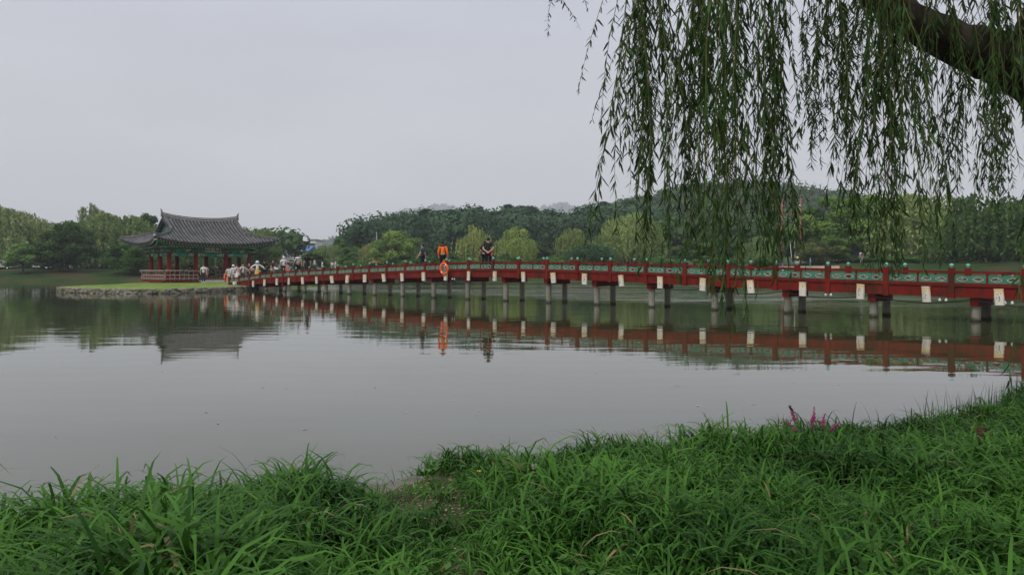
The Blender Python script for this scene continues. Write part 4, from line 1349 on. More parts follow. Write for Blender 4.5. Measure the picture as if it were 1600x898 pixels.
        # barge boards
        for sy in (-1, 1):
            mb = MB(); mb.tube([(sx * (HX0 + .02), sy * y, zf(HX0, y) - .17) for y in (.05, .7, 1.4, HY0 + .1)], .085, 4, flat=.9); mb.obj("barge_board", M['bracket'], roof)
        # gable-edge end tiles
        for sy in (-1, 1):
            for k in range(8):
                y = .25 + k * .24
                mb = MB(); mb.tube([(sx * (HX0 + .05), sy * y, zf(HX0, y) + .02), (sx * (HX0 + .26), sy * y, zf(HX0, y) - .02)], .075, 7); mb.obj("gable_tile", M['tile'], roof)
    # ---- rafters
    rafts = MB(); rafts.tube([(0, 0, 0), (1, 0, 0)], .055, 8, cap=False); RM_ = rafts.mesh("rafter", M['rafter'], True)
    rend = MB(); rend.tube([(0, 0, 0), (.02, 0, 0)], .058, 8); RE_ = rend.mesh("rafter_end", M['rafter_end'])
    def rafter(a, b, nm):
        a, b = Vector(a), Vector(b)
        x = b - a; ln = x.length; x.normalize()
        q = x.to_track_quat('X', 'Z').to_matrix().to_4x4()
        link(nm, RM_, roof, mat4=Matrix.Translation(a) @ q @ Matrix.Diagonal((ln, 1, 1, 1)))
        link("rafter_end", RE_, roof, mat4=Matrix.Translation(b) @ q)
    def eave_run(n, fn, start):
        for k in range(n):
            t = -1 + 2 * (k + .5) / n
            e = fn(t); s = start(t)
            e = Vector(e); s = Vector(s)
            d = (e - s); d.z = 0; d.normalize()
            rafter(s, e - d * .52 - Vector((0, 0, .36)), "rafter")
            rafter((e - d * 1.1) - Vector((0, 0, .20)) + Vector((0, 0, .0)), e - d * .10 - Vector((0, 0, .20)), "flying_rafter")
    for sy in (-1, 1):
        eave_run(40, lambda t: (t * (HX1 - .1), sy * eave_y(t * HX1), zf(t * HX1, eave_y(t * HX1))), lambda t: (max(min(t * HX1, 4.1), -4.1), sy * 2.0, 4.02 - G))
    for sx in (-1, 1):
        eave_run(28, lambda t: (sx * eave_x(t * HY1), t * (HY1 - .1), zs(eave_x(t * HY1), t * HY1)), lambda t: (sx * 3.8, max(min(t * HY1, 2.35), -2.35), 4.02 - G))
pavilion_roof()

# ---- railing with curved balusters, steps, name board
def pavilion_rail():
    prof = [(0, -.10), (.06, .05), (.10, .22), (.03, .40), (.06, .55), (.19, .74)]
    def run(a, b, nrm):
        a, b, nrm = Vector(a), Vector(b), Vector(nrm)
        d = (b - a); ln = d.length; d.normalize()
        n = max(int(round(ln / .44)), 1)
        z0 = FLOOR
        bal = MB(); bal.tube([nrm * p[0] + Vector((0, 0, p[1])) for p in prof], [.045, .045, .035, .03, .03, .03], 5)
        bme = bal.mesh("baluster", M['pale_wood'])
        for k in range(n + 1):
            p = a + d * ln * k / n
            link("baluster", bme, pav, loc=p + Vector((0, 0, z0)))
            mb = MB(); mb.box((0, 0, 0), (.10, .10, .05)); mb.obj("rail_cup", M['pale_wood'], pav, loc=p + nrm * .19 + Vector((0, 0, z0 + .76)))
        ang = math.atan2(d.y, d.x)
        mb = MB(); mb.tube([a + nrm * .19 + Vector((0, 0, z0 + .82)) - d * .12, b + nrm * .19 + Vector((0, 0, z0 + .82)) + d * .12], .045, 8); mb.obj("top_rail", M['pale_wood'], pav, smooth=True)
        for zz, hh, of in ((.40, .07, .02), (.06, .07, .05)):
            mb = MB(); mb.box((0, 0, 0), (ln, .06, hh)); mb.obj("rail_board", M['pale_wood'], pav, loc=(a + b) / 2 + nrm * of + Vector((0, 0, z0 + zz)), rot=(0, 0, ang))
        for k in range(n):
            p = a + d * ln * (k + .5) / n
            pl = MB()
            w, h = ln / n - .08, .26
            # board with a pierced cloud-shaped opening
            outer, inner = [], []
            for q in range(12):
                t = 2 * math.pi * q / 12
                c, s = math.cos(t), math.sin(t)
                mq = 1 / max(abs(c), abs(s))
                outer.append((w / 2 * mq * c, h / 2 * mq * s)); inner.append((w * .30 * c, h * .22 * s + .02 * abs(c)))
            for yy, fl in ((-.012, 0), (.012, 1)):
                fs = [(q, (q + 1) % 12, 12 + (q + 1) % 12, 12 + q) for q in range(12)]
                pl.add([(x, yy, z) for x, z in outer + inner], fs if not fl else [f[::-1] for f in fs])
            pl.add([(x, y, z) for y in (-.012, .012) for x, z in inner], [(q, (q + 1) % 12, 12 + (q + 1) % 12, 12 + q) for q in range(12)])
            pl.obj("rail_panel", M['column_red'], pav, loc=p + nrm * .035 + Vector((0, 0, z0 + .23)), rot=(0, 0, ang))
    o = .62
    xl, xr, yf, yb = -4 - o, 4 + o, -2.25 - o, 2.25 + o
    run((xl, yf, 0), (-1.55, yf, 0), (0, -1, 0))
    run((1.55, yf, 0), (xr, yf, 0), (0, -1, 0))
    run((xl, yb, 0), (xl, yf, 0), (-1, 0, 0))
    run((xr, yf, 0), (xr, yb, 0), (1, 0, 0))
    run((xl, yb, 0), (xr, yb, 0), (0, 1, 0))
    for k, (d, h) in enumerate(((.42, FLOOR * .72), (.84, FLOOR * .36))):
        mb = MB(); mb.box((0, yf - d / 2, h / 2 - .02), (2.9, d + .1 - .02 * k, h + .04)); mb.obj("step", M['step_stone'], pav)
pavilion_rail()
def name_board():
    r = empty("name_board", (0, 0, 0), "dark name board with three pale characters under the pavilion eave", "sign")
    W_, H_ = 1.45, .46
    loc = pav.location + Matrix.Rotation(R(46), 3, 'Z') @ Vector((0.05, -2.60, 3.62 - G))
    r.location = loc; r.rotation_euler = (R(-12), 0, R(46))
    mb = MB(); mb.box((0, 0, 0), (W_, .05, H_)); mb.obj("board", M['sign_black'], r)
    for (c, d) in (((0, -.02, H_ / 2 + .03), (W_ + .16, .08, .06)), ((0, -.02, -H_ / 2 - .03), (W_ + .16, .08, .06)), ((-W_ / 2 - .03, -.023, 0), (.06, .074, H_)), ((W_ / 2 + .03, -.023, 0), (.06, .074, H_))):
        mb = MB(); mb.box(c, d); mb.obj("frame", M['mortar'], r)
    cu = bpy.data.curves.new("characters", 'FONT')
    cu.body = "\u62b1\u9f8d\u4ead"
    cu.size = .46; cu.extrude = .008; cu.align_x = 'CENTER'; cu.align_y = 'CENTER'
    t = bpy.data.objects.new("characters", cu)
    cu.materials.append(M['sign_white'])
    COL.objects.link(t)
    me = bpy.data.meshes.new_from_object(t.evaluated_get(bpy.context.evaluated_depsgraph_get()))
    bpy.data.objects.remove(t)
    link("characters", me, r, loc=(0, -.036, 0), rot=(R(90), 0, 0))
name_board()

# ------------------------------------------------------------------ people
def skinned(name, pts, edges, mat, parent, sub=1):
    me = bpy.data.meshes.new(name)
    me.from_pydata([p[0] for p in pts], edges, [])
    me.materials.append(mat)
    o = link(name, me, parent)
    md = o.modifiers.new("skin", 'SKIN')
    md.use_smooth_shade = True
    for i, p in enumerate(pts):
        r = p[1]
        me.skin_vertices[0].data[i].radius = (r, r) if not hasattr(r, '__len__') else r
        me.skin_vertices[0].data[i].use_root = (i == 0)
    ss = o.modifiers.new("smooth", 'SUBSURF')
    ss.levels = sub; ss.render_levels = sub
    return o

def ellip(name, c, r, mat, parent, cut=None, n=12, m=8):
    """part of an ellipsoid; cut(v) says which points to leave out"""
    bm = bmesh.new()
    bmesh.ops.create_uvsphere(bm, u_segments=n, v_segments=m, radius=1.0)
    if cut:
        bmesh.ops.delete(bm, geom=[v for v in bm.verts if cut(v.co)], context='VERTS')
    for v in bm.verts: v.co = Vector((v.co.x * r[0], v.co.y * r[1], v.co.z * r[2])) + Vector(c)
    me = bpy.data.meshes.new(name); bm.to_mesh(me); bm.free()
    for p in me.polygons: p.use_smooth = True
    me.materials.append(mat)
    return link(name, me, parent)

def person(label, loc, rz=0.0, H=1.70, shirt=(.7, .7, .7), pants=(.03, .03, .04), hair='hair', arms='down', stride=0.0, sleeve='short', skirt=None,
           shorts=False, cap=None, hat=None, bag=None, stripes=None, collar=None, vest=None, sit=False, group=None, name="person", print_=None):
    r = empty(name, loc, label, "person", group, rz=rz, scale=H / 1.70)
    hz = .47 if sit else .90
    dz = hz - .90
    V = lambda x, y, z: (x, y, z + dz)
    sh = .185
    # ---- arms (person looks towards -y)
    A = {}
    for s in (-1, 1):
        S = V(s * sh, 0, 1.39)
        if arms == 'behind':
            E_, W_, Hd = V(s * .27, .10, 1.13), V(s * .06, .20, .96), V(-s * .02, .21, .92)
        elif arms == 'open':
            E_, W_, Hd = V(s * .42, -.02, 1.26), V(s * .60, -.10, 1.10), V(s * .66, -.12, 1.05)
        elif arms == 'front':
            E_, W_, Hd = V(s * .26, -.04, 1.12), V(s * .14, -.24, 1.10), V(s * .09, -.30, 1.12)
        elif arms == 'raise' and s > 0:
            E_, W_, Hd = V(s * .27, -.14, 1.20), V(s * .16, -.26, 1.38), V(s * .13, -.28, 1.44)
        elif arms == 'walk':
            E_, W_, Hd = V(s * .25, .02 - s * .09, 1.12), V(s * .25, -.05 - s * .18, .90), V(s * .24, -.07 - s * .20, .83)
        else:
            E_, W_, Hd = V(s * .255, .02, 1.11), V(s * .265, -.05, .87), V(s * .26, -.06, .79)
        A[s] = (S, E_, W_, Hd)
    # ---- legs
    Lg = {}
    for s in (-1, 1):
        st = stride * s
        if sit:
            Lg[s] = ((s * .09, 0, hz), (s * .11, -.42, hz + .03), (s * .11, -.44, .09), (s * .12, -.58, .04))
        else:
            Lg[s] = ((s * .09, 0, .88), (s * .10, -st * .5 - .01, .48), (s * .10, -st + (.02 if st >= 0 else .0), .09), (s * .115, -st - .15, .035))
    # ---- body: one continuous skinned figure
    P, E = [], []
    def add(co, rad, prev=None):
        P.append((co, rad)); i = len(P) - 1
        if prev is not None: E.append((prev, i))
        return i
    pel = add(V(0, 0, .94), .115)
    wst = add(V(0, 0, 1.08), .105, pel); che = add(V(0, 0, 1.28), .125, wst); upc = add(V(0, .005, 1.40), .085, che)
    nk = add(V(0, .0, 1.475), .052, upc); hd0 = add(V(0, -.012, 1.54), .070, nk); hd1 = add(V(0, -.008, 1.60), .083, hd0); hd2 = add(V(0, .0, 1.66), .070, hd1)
    add(V(0, -.100, 1.585), .013, hd1)                                  # nose
    for s in (-1, 1):
        add(V(s * .088, .005, 1.585), .014, hd1)                        # ears
        S, E_, W_, Hd = A[s]
        a = add(S, .060, upc); b = add(E_, .044, a); c = add(W_, .030, b)
        d = Vector(Hd) - Vector(W_)
        palm = add(tuple(Vector(W_) + d * .75), .030, c)
        side = d.cross(Vector((0, 1, .2))).normalized() if d.length else Vector((1, 0, 0))
        dn = d.normalized()
        for f in range(4):                                              # four fingers and a thumb
            o = side * (.026 * (f - 1.5) / 1.5)
            k1 = add(tuple(Vector(W_) + d * 1.05 + o + dn * .015), .0095, palm)
            add(tuple(Vector(W_) + d * 1.05 + o * 1.1 + dn * (.055 - .008 * abs(f - 1.4)) + Vector((0, -.012, 0))), .008, k1)
        t1 = add(tuple(Vector(W_) + d * .6 - side * .035 * s), .010, palm)
        add(tuple(Vector(W_) + d * .85 - side * .050 * s), .009, t1)
        h, k, an, to = Lg[s]
        a = add(h, .088, pel); b = add(k, .056, a); c = add(an, .038, b); add(to, .034, c)
    skinned("body", P, E, M['skin'], r)
    # ---- shirt
    top = skirt if skirt and shirt is None else shirt
    P, E = [], []
    w0 = add(V(0, 0, .95), .135)
    w = add(V(0, 0, 1.08), .13, w0); c1 = add(V(0, 0, 1.28), .145, w); c2 = add(V(0, .005, 1.405), .10, c1)
    for s in (-1, 1):
        S, E_, W_, Hd = A[s]
        a = add(tuple(Vector(S) + Vector((0, 0, .003))), .078, c2)
        if sleeve == 'short': add(tuple(Vector(S).lerp(Vector(E_), .72)), .064, a)
        else:
            b = add(E_, .058, a); add(W_, .044, b)
    sm = cloth(top)
    if stripes:
        sm, t_, b_ = new_mat("striped_cloth")
        tc = t_.nodes.new("ShaderNodeTexCoord"); wv = t_.nodes.new("ShaderNodeTexWave"); wv.bands_direction = 'Z'; wv.inputs["Scale"].default_value = 2.1; wv.inputs["Distortion"].default_value = .5
        rp = t_.nodes.new("ShaderNodeValToRGB"); rp.color_ramp.interpolation = 'CONSTANT'
        rp.color_ramp.elements[0].color = (*stripes[0], 1); rp.color_ramp.elements[1].color = (*stripes[1], 1); rp.color_ramp.elements[1].position = .5
        t_.links.new(tc.outputs["Object"], wv.inputs["Vector"]); t_.links.new(wv.outputs["Fac"], rp.inputs[0]); t_.links.new(rp.outputs[0], b_.inputs["Base Color"])
        b_.inputs["Roughness"].default_value = .85
    skinned("shirt", P, E, sm, r)
    if collar:
        mb = MB(); mb.lathe([(.085, 0), (.078, .05), (.066, .085)], 12, V(0, .0, 1.43)); mb.obj("collar", cloth(collar), r, smooth=True)
    if vest:        # darker yoke over the shoulders
        P, E = [], []
        a = add(V(0, .01, 1.36), .128); b = add(V(0, .01, 1.43), .105, a)
        for s in (-1, 1): add(V(s * .19, 0, 1.42), .078, b)
        skinned("yoke", P, E, cloth(vest), r)
    # ---- trousers or skirt
    if skirt:
        mb = MB()
        rr = random.Random(int(abs(loc[0]) * 97))
        n, vs, fs = 20, [], []
        prof = [(.135, 1.04), (.165, .90), (.19, .70), (.215, .52)]
        for q, z in prof:
            for k in range(n):
                a = 2 * math.pi * k / n
                f = q * (1 + .06 * math.sin(5 * a + 1) * (1.05 - z))
                vs.append((f * math.cos(a) * 1.08, f * math.sin(a) * .85, z + dz))
        for i in range(3):
            for k in range(n):
                a_, b_ = i * n + k, i * n + (k + 1) % n
                fs.append((a_, b_, b_ + n, a_ + n))
        mb.add(vs, [f[::-1] for f in fs]); mb.obj("skirt", cloth(skirt), r, smooth=True)
    else:
        P, E = [], []
        a0 = add(V(0, 0, .95), .132)
        for s in (-1, 1):
            h, k, an, to = Lg[s]
            a = add(h, .104, a0)
            if shorts: add(tuple(Vector(h).lerp(Vector(k), .9)), .088, a)
            else:
                b = add(k, .074, a); add(tuple(Vector(k).lerp(Vector(an), .93)), .062, b)
        skinned("trousers", P, E, cloth(pants), r)
    for s in (-1, 1):
        h, k, an, to = Lg[s]
        mb = MB(); mb.tube([Vector(an) + Vector((0, .045, -.045)), Vector(an) + Vector((0, -.03, -.04)), Vector(to) + Vector((0, -.02, .005)), Vector(to) + Vector((0, -.06, .002))], [.036, .046, .042, .022], 8)
        mb.obj("shoe", cloth((.55, .54, .52) if print_ else (.03, .03, .03)), r, smooth=True)
    # ---- head wear
    hc = V(0, .006, 1.605)
    if hair:
        ellip("hair", hc, (.094, .104, .118), M[hair], r, cut=lambda v: (v.y < -.05 and v.z < .38) or v.z < -.62)
    if skirt and hair == 'hair':
        ellip("hair_back", V(0, .06, 1.53), (.085, .055, .14), M[hair], r)
    if cap:
        cm = cloth(cap)
        ellip("cap", (hc[0], hc[1], hc[2] + .03), (.102, .112, .105), cm, r, cut=lambda v: v.z < -.05)
        mb = MB(); mb.lathe([(.085, 0), (.085, .012)], 14, (0, -.115, hc[2] + .03), sy=.75); mb.obj("cap_peak", cm, r)
    if hat:
        mb = MB(); mb.lathe([(.21, -.035), (.19, -.015), (.12, .035), (.115, .11), (.05, .145), (.002, .15)], 18, (0, 0, hc[2] + .02)); mb.obj("sun_hat", cloth(hat), r, smooth=True)
    if bag == 'back':
        ellip("backpack", V(0, .20, 1.22), (.15, .09, .21), cloth((.03, .03, .035)), r)
        for s in (-1, 1):
            mb = MB(); mb.tube([V(s * .10, .14, 1.40), V(s * .11, .0, 1.495), V(s * .12, -.145, 1.36), V(s * .14, -.05, 1.10)], .018, 6); mb.obj("strap", cloth((.03, .03, .035)), r)
    if bag == 'side':
        ellip("shoulder_bag", V(.25, .10, 1.00), (.07, .12, .14), cloth((.02, .02, .022)), r)
        mb = MB(); mb.tube([V(.25, .10, 1.12), V(.10, .17, 1.35), V(-.10, .05, 1.49)], .012, 6); mb.obj("strap", cloth((.02, .02, .022)), r)
    if print_:
        mb = MB()
        for k in range(5):
            mb.add([(-.05 + .02 * k, -.152, 1.22 + dz + .02 * (k % 2)), (-.02 + .02 * k, -.154, 1.21 + dz), (-.01 + .02 * k, -.152, 1.29 + dz), (-.045 + .02 * k, -.150, 1.30 + dz)], [(0, 1, 2, 3)])
        mb.obj("shirt_print", cloth(print_), r)
    return r

def on_bridge(px, off, dm=0.0):
    """place on the deck, off metres across from the near pier line, at photo column px"""
    m = 19249 / (px + 310)
    for _ in range(8):
        p = bp(m, off)
        m += ((CX + FPX * p.x / p.y) - px) / (19249 / m ** 2)
    return (p.x, p.y, rail_z(m) - .452)
BK = BANG - math.pi / 2 + math.pi       # facing along the bridge towards the pavilion
def face(dx, dy): return math.atan2(dx, -dy)
TO_PAV = face(BDIR.x, BDIR.y)
FROM_PAV = face(-BDIR.x, -BDIR.y)
# the three walkers in the middle
person("person in slate blue tee and dark cap walking left along the bridge middle", on_bridge(660, .75), face(-1, .15), 1.68, shirt=(.055, .085, .125), pants=(.025, .03, .04), cap=(.06, .045, .04), arms='walk', stride=.18, bag='side')
person("person in bright orange jacket standing on the bridge seen from behind", on_bridge(692, .45), face(.15, 1), 1.69, shirt=(.85, .17, .02), pants=(.012, .012, .014), sleeve='long', vest=(.03, .025, .025), collar=(.03, .025, .025), arms='down')
person("person in black tee with hands clasped behind the back on the bridge", on_bridge(763, .40), face(.05, 1), 1.74, shirt=(.022, .022, .024), pants=(.010, .010, .011), arms='behind')
person("person in black shirt half hidden in front of the hands-behind-back walker", on_bridge(757.5, 1.05), face(-.5, 1), 1.60, shirt=(.02, .02, .022), pants=(.012, .012, .014), arms='walk')
p = on_bridge(768, .28)
mb = MB(); mb.lathe([(.004, -.12), (.02, -.1), (.035, -.02), (.03, .04), (.004, .06)], 10); o = mb.obj("hand_fan", cloth((.75, .06, .12)), None, loc=(p[0], p[1], p[2] + .86), smooth=True)
tag(o, "small pink folded fan held by the walker with hands behind back", "fan")
# three seen from behind nearer the pavilion
person("white haired person in white shirt and black trousers walking to the pavilion", on_bridge(443, .55), TO_PAV, 1.66, shirt=(.64, .63, .66), pants=(.012, .012, .014), hair='hair_grey', arms='down', stride=.10)
person("person in black and white striped shirt on the bridge left part", on_bridge(465.5, .6), TO_PAV + .2, 1.72, stripes=((.05, .045, .05), (.72, .70, .69)), shirt=(.6, .6, .6), pants=(.03, .03, .045), shorts=True, arms='walk', stride=.12)
person("person in long black dress with pale collar on the bridge left part", on_bridge(480, .5), TO_PAV - .1, 1.64, shirt=(.016, .016, .018), skirt=(.016, .016, .018), collar=(.6, .6, .58), arms='down')
person("small child in pink beside the white shirted walker", on_bridge(449.5, .35), FROM_PAV, 1.02, shirt=(.72, .22, .26), pants=(.55, .2, .22), arms='down')
# crowd at the pavilion end
person("person in black tee on the lower bridge facing the pavilion", on_bridge(413, .9), TO_PAV, 1.66, shirt=(.02, .022, .024), arms='front')
person("person in dark top with long hair and bare arms low on the bridge", on_bridge(426, .7), FROM_PAV + .6, 1.52, shirt=(.06, .035, .04), skirt=(.30, .16, .15), arms='raise')
person("person in wide white sun hat and yellow apron with arms spread", on_bridge(402, .15), FROM_PAV - .3, 1.50, shirt=(.72, .70, .66), skirt=(.62, .40, .10), sleeve='long', hat=(.58, .58, .56), arms='open')
person("person in maroon shirt on the bridge foot left of the sun hat", on_bridge(389, .7), FROM_PAV + .5, 1.60, shirt=(.09, .03, .035), arms='front')
person("person in white tee with dark backpack straps at the bridge foot", on_bridge(379.5, .9), FROM_PAV, 1.68, shirt=(.60, .60, .60), pants=(.08, .09, .11), bag='back', arms='down')
person("person in pale pink blouse in the group at the bridge foot", on_bridge(371, .3), TO_PAV + .4, 1.62, shirt=(.60, .46, .46), skirt=(.75, .62, .62), arms='front')
person("person in white shirt and white cap in the group at the bridge foot", on_bridge(364.5, .55), TO_PAV, 1.66, shirt=(.62, .62, .62), pants=(.45, .43, .42), cap=(.75, .75, .74), sleeve='long', arms='down')
person("person in pale patterned shirt leftmost of the group at the bridge foot", on_bridge(357.5, .9), TO_PAV - .5, 1.62, shirt=(.46, .48, .45), pants=(.42, .42, .40), sleeve='long', arms='front')
GZ = ISL_Z + .06
person("person in white tee with green print and jeans standing by the pavilion steps", (wx(318, 68.6), 68.6, GZ), face(.35, -1), 1.70, shirt=(.66, .67, .66), pants=(.022, .03, .065), print_=(.06, .20, .10))
def in_pav(x, y): 
    q = PC + Matrix.Rotation(R(46), 3, 'Z') @ Vector((x, y, FLOOR)); return (q.x, q.y, q.z)
person("young girl in white top and dusty pink skirt on the pavilion steps", in_pav(-.55, -2.5), face(.4, -1), 1.28, shirt=(.72, .68, .68), skirt=(.42, .20, .20), arms='down')
person("person in dark clothes sitting in the pavilion behind the young girl", in_pav(-.75, .9), face(1, -.4), 1.66, shirt=(.03, .045, .035), pants=(.02, .02, .025), sit=True, arms='front')
person("person in dark clothes sitting at the middle of the pavilion floor", in_pav(.35, 1.2), face(-.6, -1), 1.66, shirt=(.025, .03, .03), pants=(.02, .02, .025), sit=True, arms='front')
person("person in dark green top standing at the back of the pavilion", in_pav(-.2, 1.9), face(0, 1), 1.60, shirt=(.03, .05, .04), pants=(.02, .02, .025), arms='down')
person("person in black bending near the right column inside the pavilion", in_pav(1.15, -.2), face(-1, -.3), 1.58, shirt=(.018, .018, .02), pants=(.02, .02, .025), sit=True, arms='front')
# visitors on the far shores
def far_person(label, px, Y, **k):
    X = wx(px, Y)
    person(label, (X, Y, float(far_z(np.array(X), np.array(Y)))), random.Random(int(px)).uniform(-1.5, 1.5), group="visitors on the far shore", **k)
far_person("tiny visitor in red on the far bank left of the hanging strands", 978, 122, shirt=(.62, .03, .05), skirt=(.6, .03, .05), sleeve='long')
far_person("tiny visitor in yellow shirt and navy trousers on the far bank", 989, 122, shirt=(.62, .45, .06), pants=(.02, .025, .05))
far_person("tiny visitor in white and blue at the left foot of the red swing", 1223, 98, shirt=(.10, .16, .40), pants=(.7, .7, .72), H=1.6)
far_person("tiny visitor with yellow hat right of the swing's left pole", 1246, 99, shirt=(.05, .05, .05), pants=(.03, .03, .04), hat=(.75, .66, .25))
far_person("tiny visitor in teal top on the right lawn", 1266, 99, shirt=(.04, .38, .36), pants=(.04, .25, .25), H=1.4)
far_person("tiny visitor in grey top beside the white one on the right lawn", 1277, 103, shirt=(.22, .24, .20), pants=(.2, .2, .18))
far_person("tiny visitor in white top on the right lawn", 1283, 102, shirt=(.75, .75, .74), pants=(.10, .10, .11))
far_person("tiny visitor with white sun hat right of the black dress", 491.5, 134, shirt=(.55, .55, .55), hat=(.78, .78, .76))
far_person("tiny visitor in pale clothes below the upright trees", 503.5, 134, shirt=(.7, .68, .62), pants=(.5, .5, .48))
far_person("tiny visitor in white left of another before the pale willow", 519, 134, shirt=(.76, .76, .76), pants=(.1, .1, .1))
far_person("tiny visitor in light grey right of another before the pale willow", 524, 136, shirt=(.62, .62, .6), pants=(.55, .55, .5))
far_person("tiny visitor in white seen left of the right-hand hedge", 1346, 100, shirt=(.75, .75, .74), pants=(.3, .3, .3))

# ------------------------------------------------------------------ swing, town, vehicles, benches
def swing():
    Y = 104.0
    xl, xr = wx(1221.5, Y), wx(1251, Y)
    zb = float(far_z(np.array(xl), np.array(Y)))
    r = empty("swing_frame", ((xl + xr) / 2, Y, zb), "tall red two-post rope swing frame on the right shore", "swing")
    w = (xr - xl) / 2
    top = wz(308.5, Y) - zb
    rm = noise_mat("swing_red", (.22, .085, .06), (.28, .12, .085), 3, .6)
    for s in (-1, 1):
        mb = MB(); mb.tube([(s * w, 0, -.5), (s * w * .99, 0, top)], [.11, .085], 10); mb.obj("post", rm, r, smooth=True)
        mb = MB(); mb.lathe([(.05, 0), (.13, .05), (.13, .18), (.05, .24)], 10, (s * w * .86, -.12, top - 1.3)); mb.obj("lamp", M['lamp_white'], r, smooth=True)
        mb = MB(); mb.tube([(s * w * .35, 0, top - 2.5), (s * w * .28, -.25, top * .45), (s * w * .18, -.8, 1.0)], .035, 6); mb.obj("rope", M['rope_white'], r)
    mb = MB(); mb.tube([(-w - .35, 0, top), (w + .35, 0, top)], .085, 10); mb.obj("top_beam", M['red_dark'], r, smooth=True)
    mb = MB(); mb.tube([(-w, 0, top - 2.45), (w, 0, top - 2.45)], .07, 8); mb.obj("cross_bar", rm, r, smooth=True)
    mb = MB(); mb.box((0, -.8, 1.0), (w * .5, .3, .06)); mb.obj("seat", M['floor_wood'], r)
swing()

def glass():
    m, t, b = new_mat("window_glass")
    b.inputs["Base Color"].default_value = (.02, .025, .03, 1); b.inputs["Roughness"].default_value = .08
    return m
M['glass'] = glass()
def building(label, px0, px1, Y, top, wall, roof, floors=3, gable=False, depth=9.0, base=1.6):
    x0, x1 = wx(px0, Y), wx(px1, Y)
    r = empty("building", ((x0 + x1) / 2, Y, base), label, "building")
    w, h = x1 - x0, wz(top, Y) - base
    mw = noise_mat("wall_plaster", tuple(c * .88 for c in wall), wall, .6, .85)
    mr_ = noise_mat("roofing", tuple(c * .85 for c in roof), roof, .8, .7, bump=.05, bscale=6)
    hb = h - (1.6 if gable else .35)
    mb = MB(); mb.box((0, depth / 2, hb / 2), (w, depth, hb)); mb.obj("wall", mw, r)
    if gable:
        mb = MB(); o = .5
        mb.add([(-w / 2 - o, -o, hb), (w / 2 + o, -o, hb), (w / 2 + o, depth + o, hb), (-w / 2 - o, depth + o, hb), (-w / 2 - o, depth / 2, h), (w / 2 + o, depth / 2, h)],
               [(0, 1, 5, 4), (2, 3, 4, 5), (0, 4, 3), (1, 2, 5), (3, 2, 1, 0)])
        mb.obj("roof", mr_, r)
    else:
        mb = MB(); mb.box((0, depth / 2, h - .17), (w + .5, depth + .5, .34)); mb.obj("roof", mr_, r)
    n = max(int(w / 2.6), 2)
    for f in range(floors):
        for k in range(n):
            x = -w / 2 + w * (k + .5) / n; z = hb * (f + .55) / floors
            mb = MB(); mb.box((x, -.04, z), (w / n * .6, .1, hb / floors * .5)); wd = mb.obj("window", M['concrete'], r)
            mb = MB(); mb.box((x, -.10, z), (w / n * .5, .03, hb / floors * .42)); mb.obj("pane", M['glass'], wd)
    return r
building("pale grey tower block just right of the pavilion roof corner", 437, 449.5, 215, 368.5, (.36, .36, .38), (.16, .15, .15), 5, depth=8)
building("long low grey building below the tower block", 434, 478, 205, 379, (.27, .27, .28), (.12, .12, .125), 2, depth=9)
building("low building with bright blue roof behind the striped shirt walker", 457, 480, 196, 383, (.36, .36, .36), (.08, .16, .32), 1, True, depth=10)
building("small white flat roofed house right of the blue roof", 482, 493, 230, 373.5, (.62, .62, .60), (.3, .3, .3), 2, depth=8)
building("small pale house above the blue roof with aerial", 461, 474, 235, 376.5, (.40, .40, .42), (.22, .20, .2), 2, depth=8)

def vehicle(label, px, Y, rz, paint, kind='car'):
    X = wx(px, Y)
    r = empty("parked_" + ("truck" if kind == 'truck' else "car"), (X, Y, float(far_z(np.array(X), np.array(Y)))), label, "truck" if kind == 'truck' else "car", "vehicles parked on the far shore", rz=rz)
    pm = noise_mat("car_paint", tuple(c * .95 for c in paint), paint, 2, .3, spec=.5)
    def extr(prof, w, w2=None):
        n = len(prof); w2 = w2 or w
        vs = [(x, -wy / 2, z) for (x, z), wy in zip(prof, [w] * n)] + [(x, wy / 2, z) for (x, z), wy in zip(prof, [w] * n)]
        return vs, [tuple(range(n)), tuple(range(2 * n - 1, n - 1, -1))] + [(k, n + k, n + (k + 1) % n, (k + 1) % n) for k in range(n)]
    if kind == 'truck':
        body = [(-2.4, .45), (2.3, .45), (2.35, .8), (2.3, 1.15), (1.9, 1.85), (.75, 1.9), (.7, .95), (-2.4, .95)]
        win = [(1.0, 1.2), (2.18, 1.2), (1.86, 1.75), (1.0, 1.75)]
    else:
        body = [(-2.2, .35), (2.2, .35), (2.25, .7), (2.05, .88), (1.1, .98), (.55, 1.45), (-1.05, 1.48), (-1.7, 1.02), (-2.2, .95)]
        win = [(-1.4, 1.02), (.95, 1.02), (.48, 1.38), (-1.0, 1.40)]
    mb = MB(); mb.add(*extr(body, 1.72)); mb.obj("body", pm, r)
    mb = MB(); mb.add(*extr(win, 1.76)); mb.obj("side_window", M['glass'], r)
    for sx in (-1.35, 1.4):
        for sy in (-.8, .8):
            mb = MB(); mb.tube([(sx, sy - .1, .32), (sx, sy + .1, .32)], .32, 14); wh = mb.obj("wheel", M['black_rubber'], r)
            mb = MB(); mb.tube([(sx, sy - .11, .32), (sx, sy + .11, .32)], .17, 10); mb.obj("rim", M['lamp_white'], wh)
    for sy in (-.6, .6):
        mb = MB(); mb.box((2.27 if kind != 'truck' else 2.33, sy, .72), (.06, .3, .14)); mb.obj("headlight", M['trim_white'], r)
    return r
vehicle("white small truck parked on the shore left of the big bright tree", 558, 133, math.pi + .3, (.72, .72, .70), 'truck')
vehicle("white car parked under the trees at far left", 62, 121, .15, (.55, .55, .54))
vehicle("pale silver car parked right of the white one under the trees", 88, 122, .3, (.45, .46, .47))
vehicle("white car parked nearest the left edge", 2, 122, .1, (.45, .45, .44))
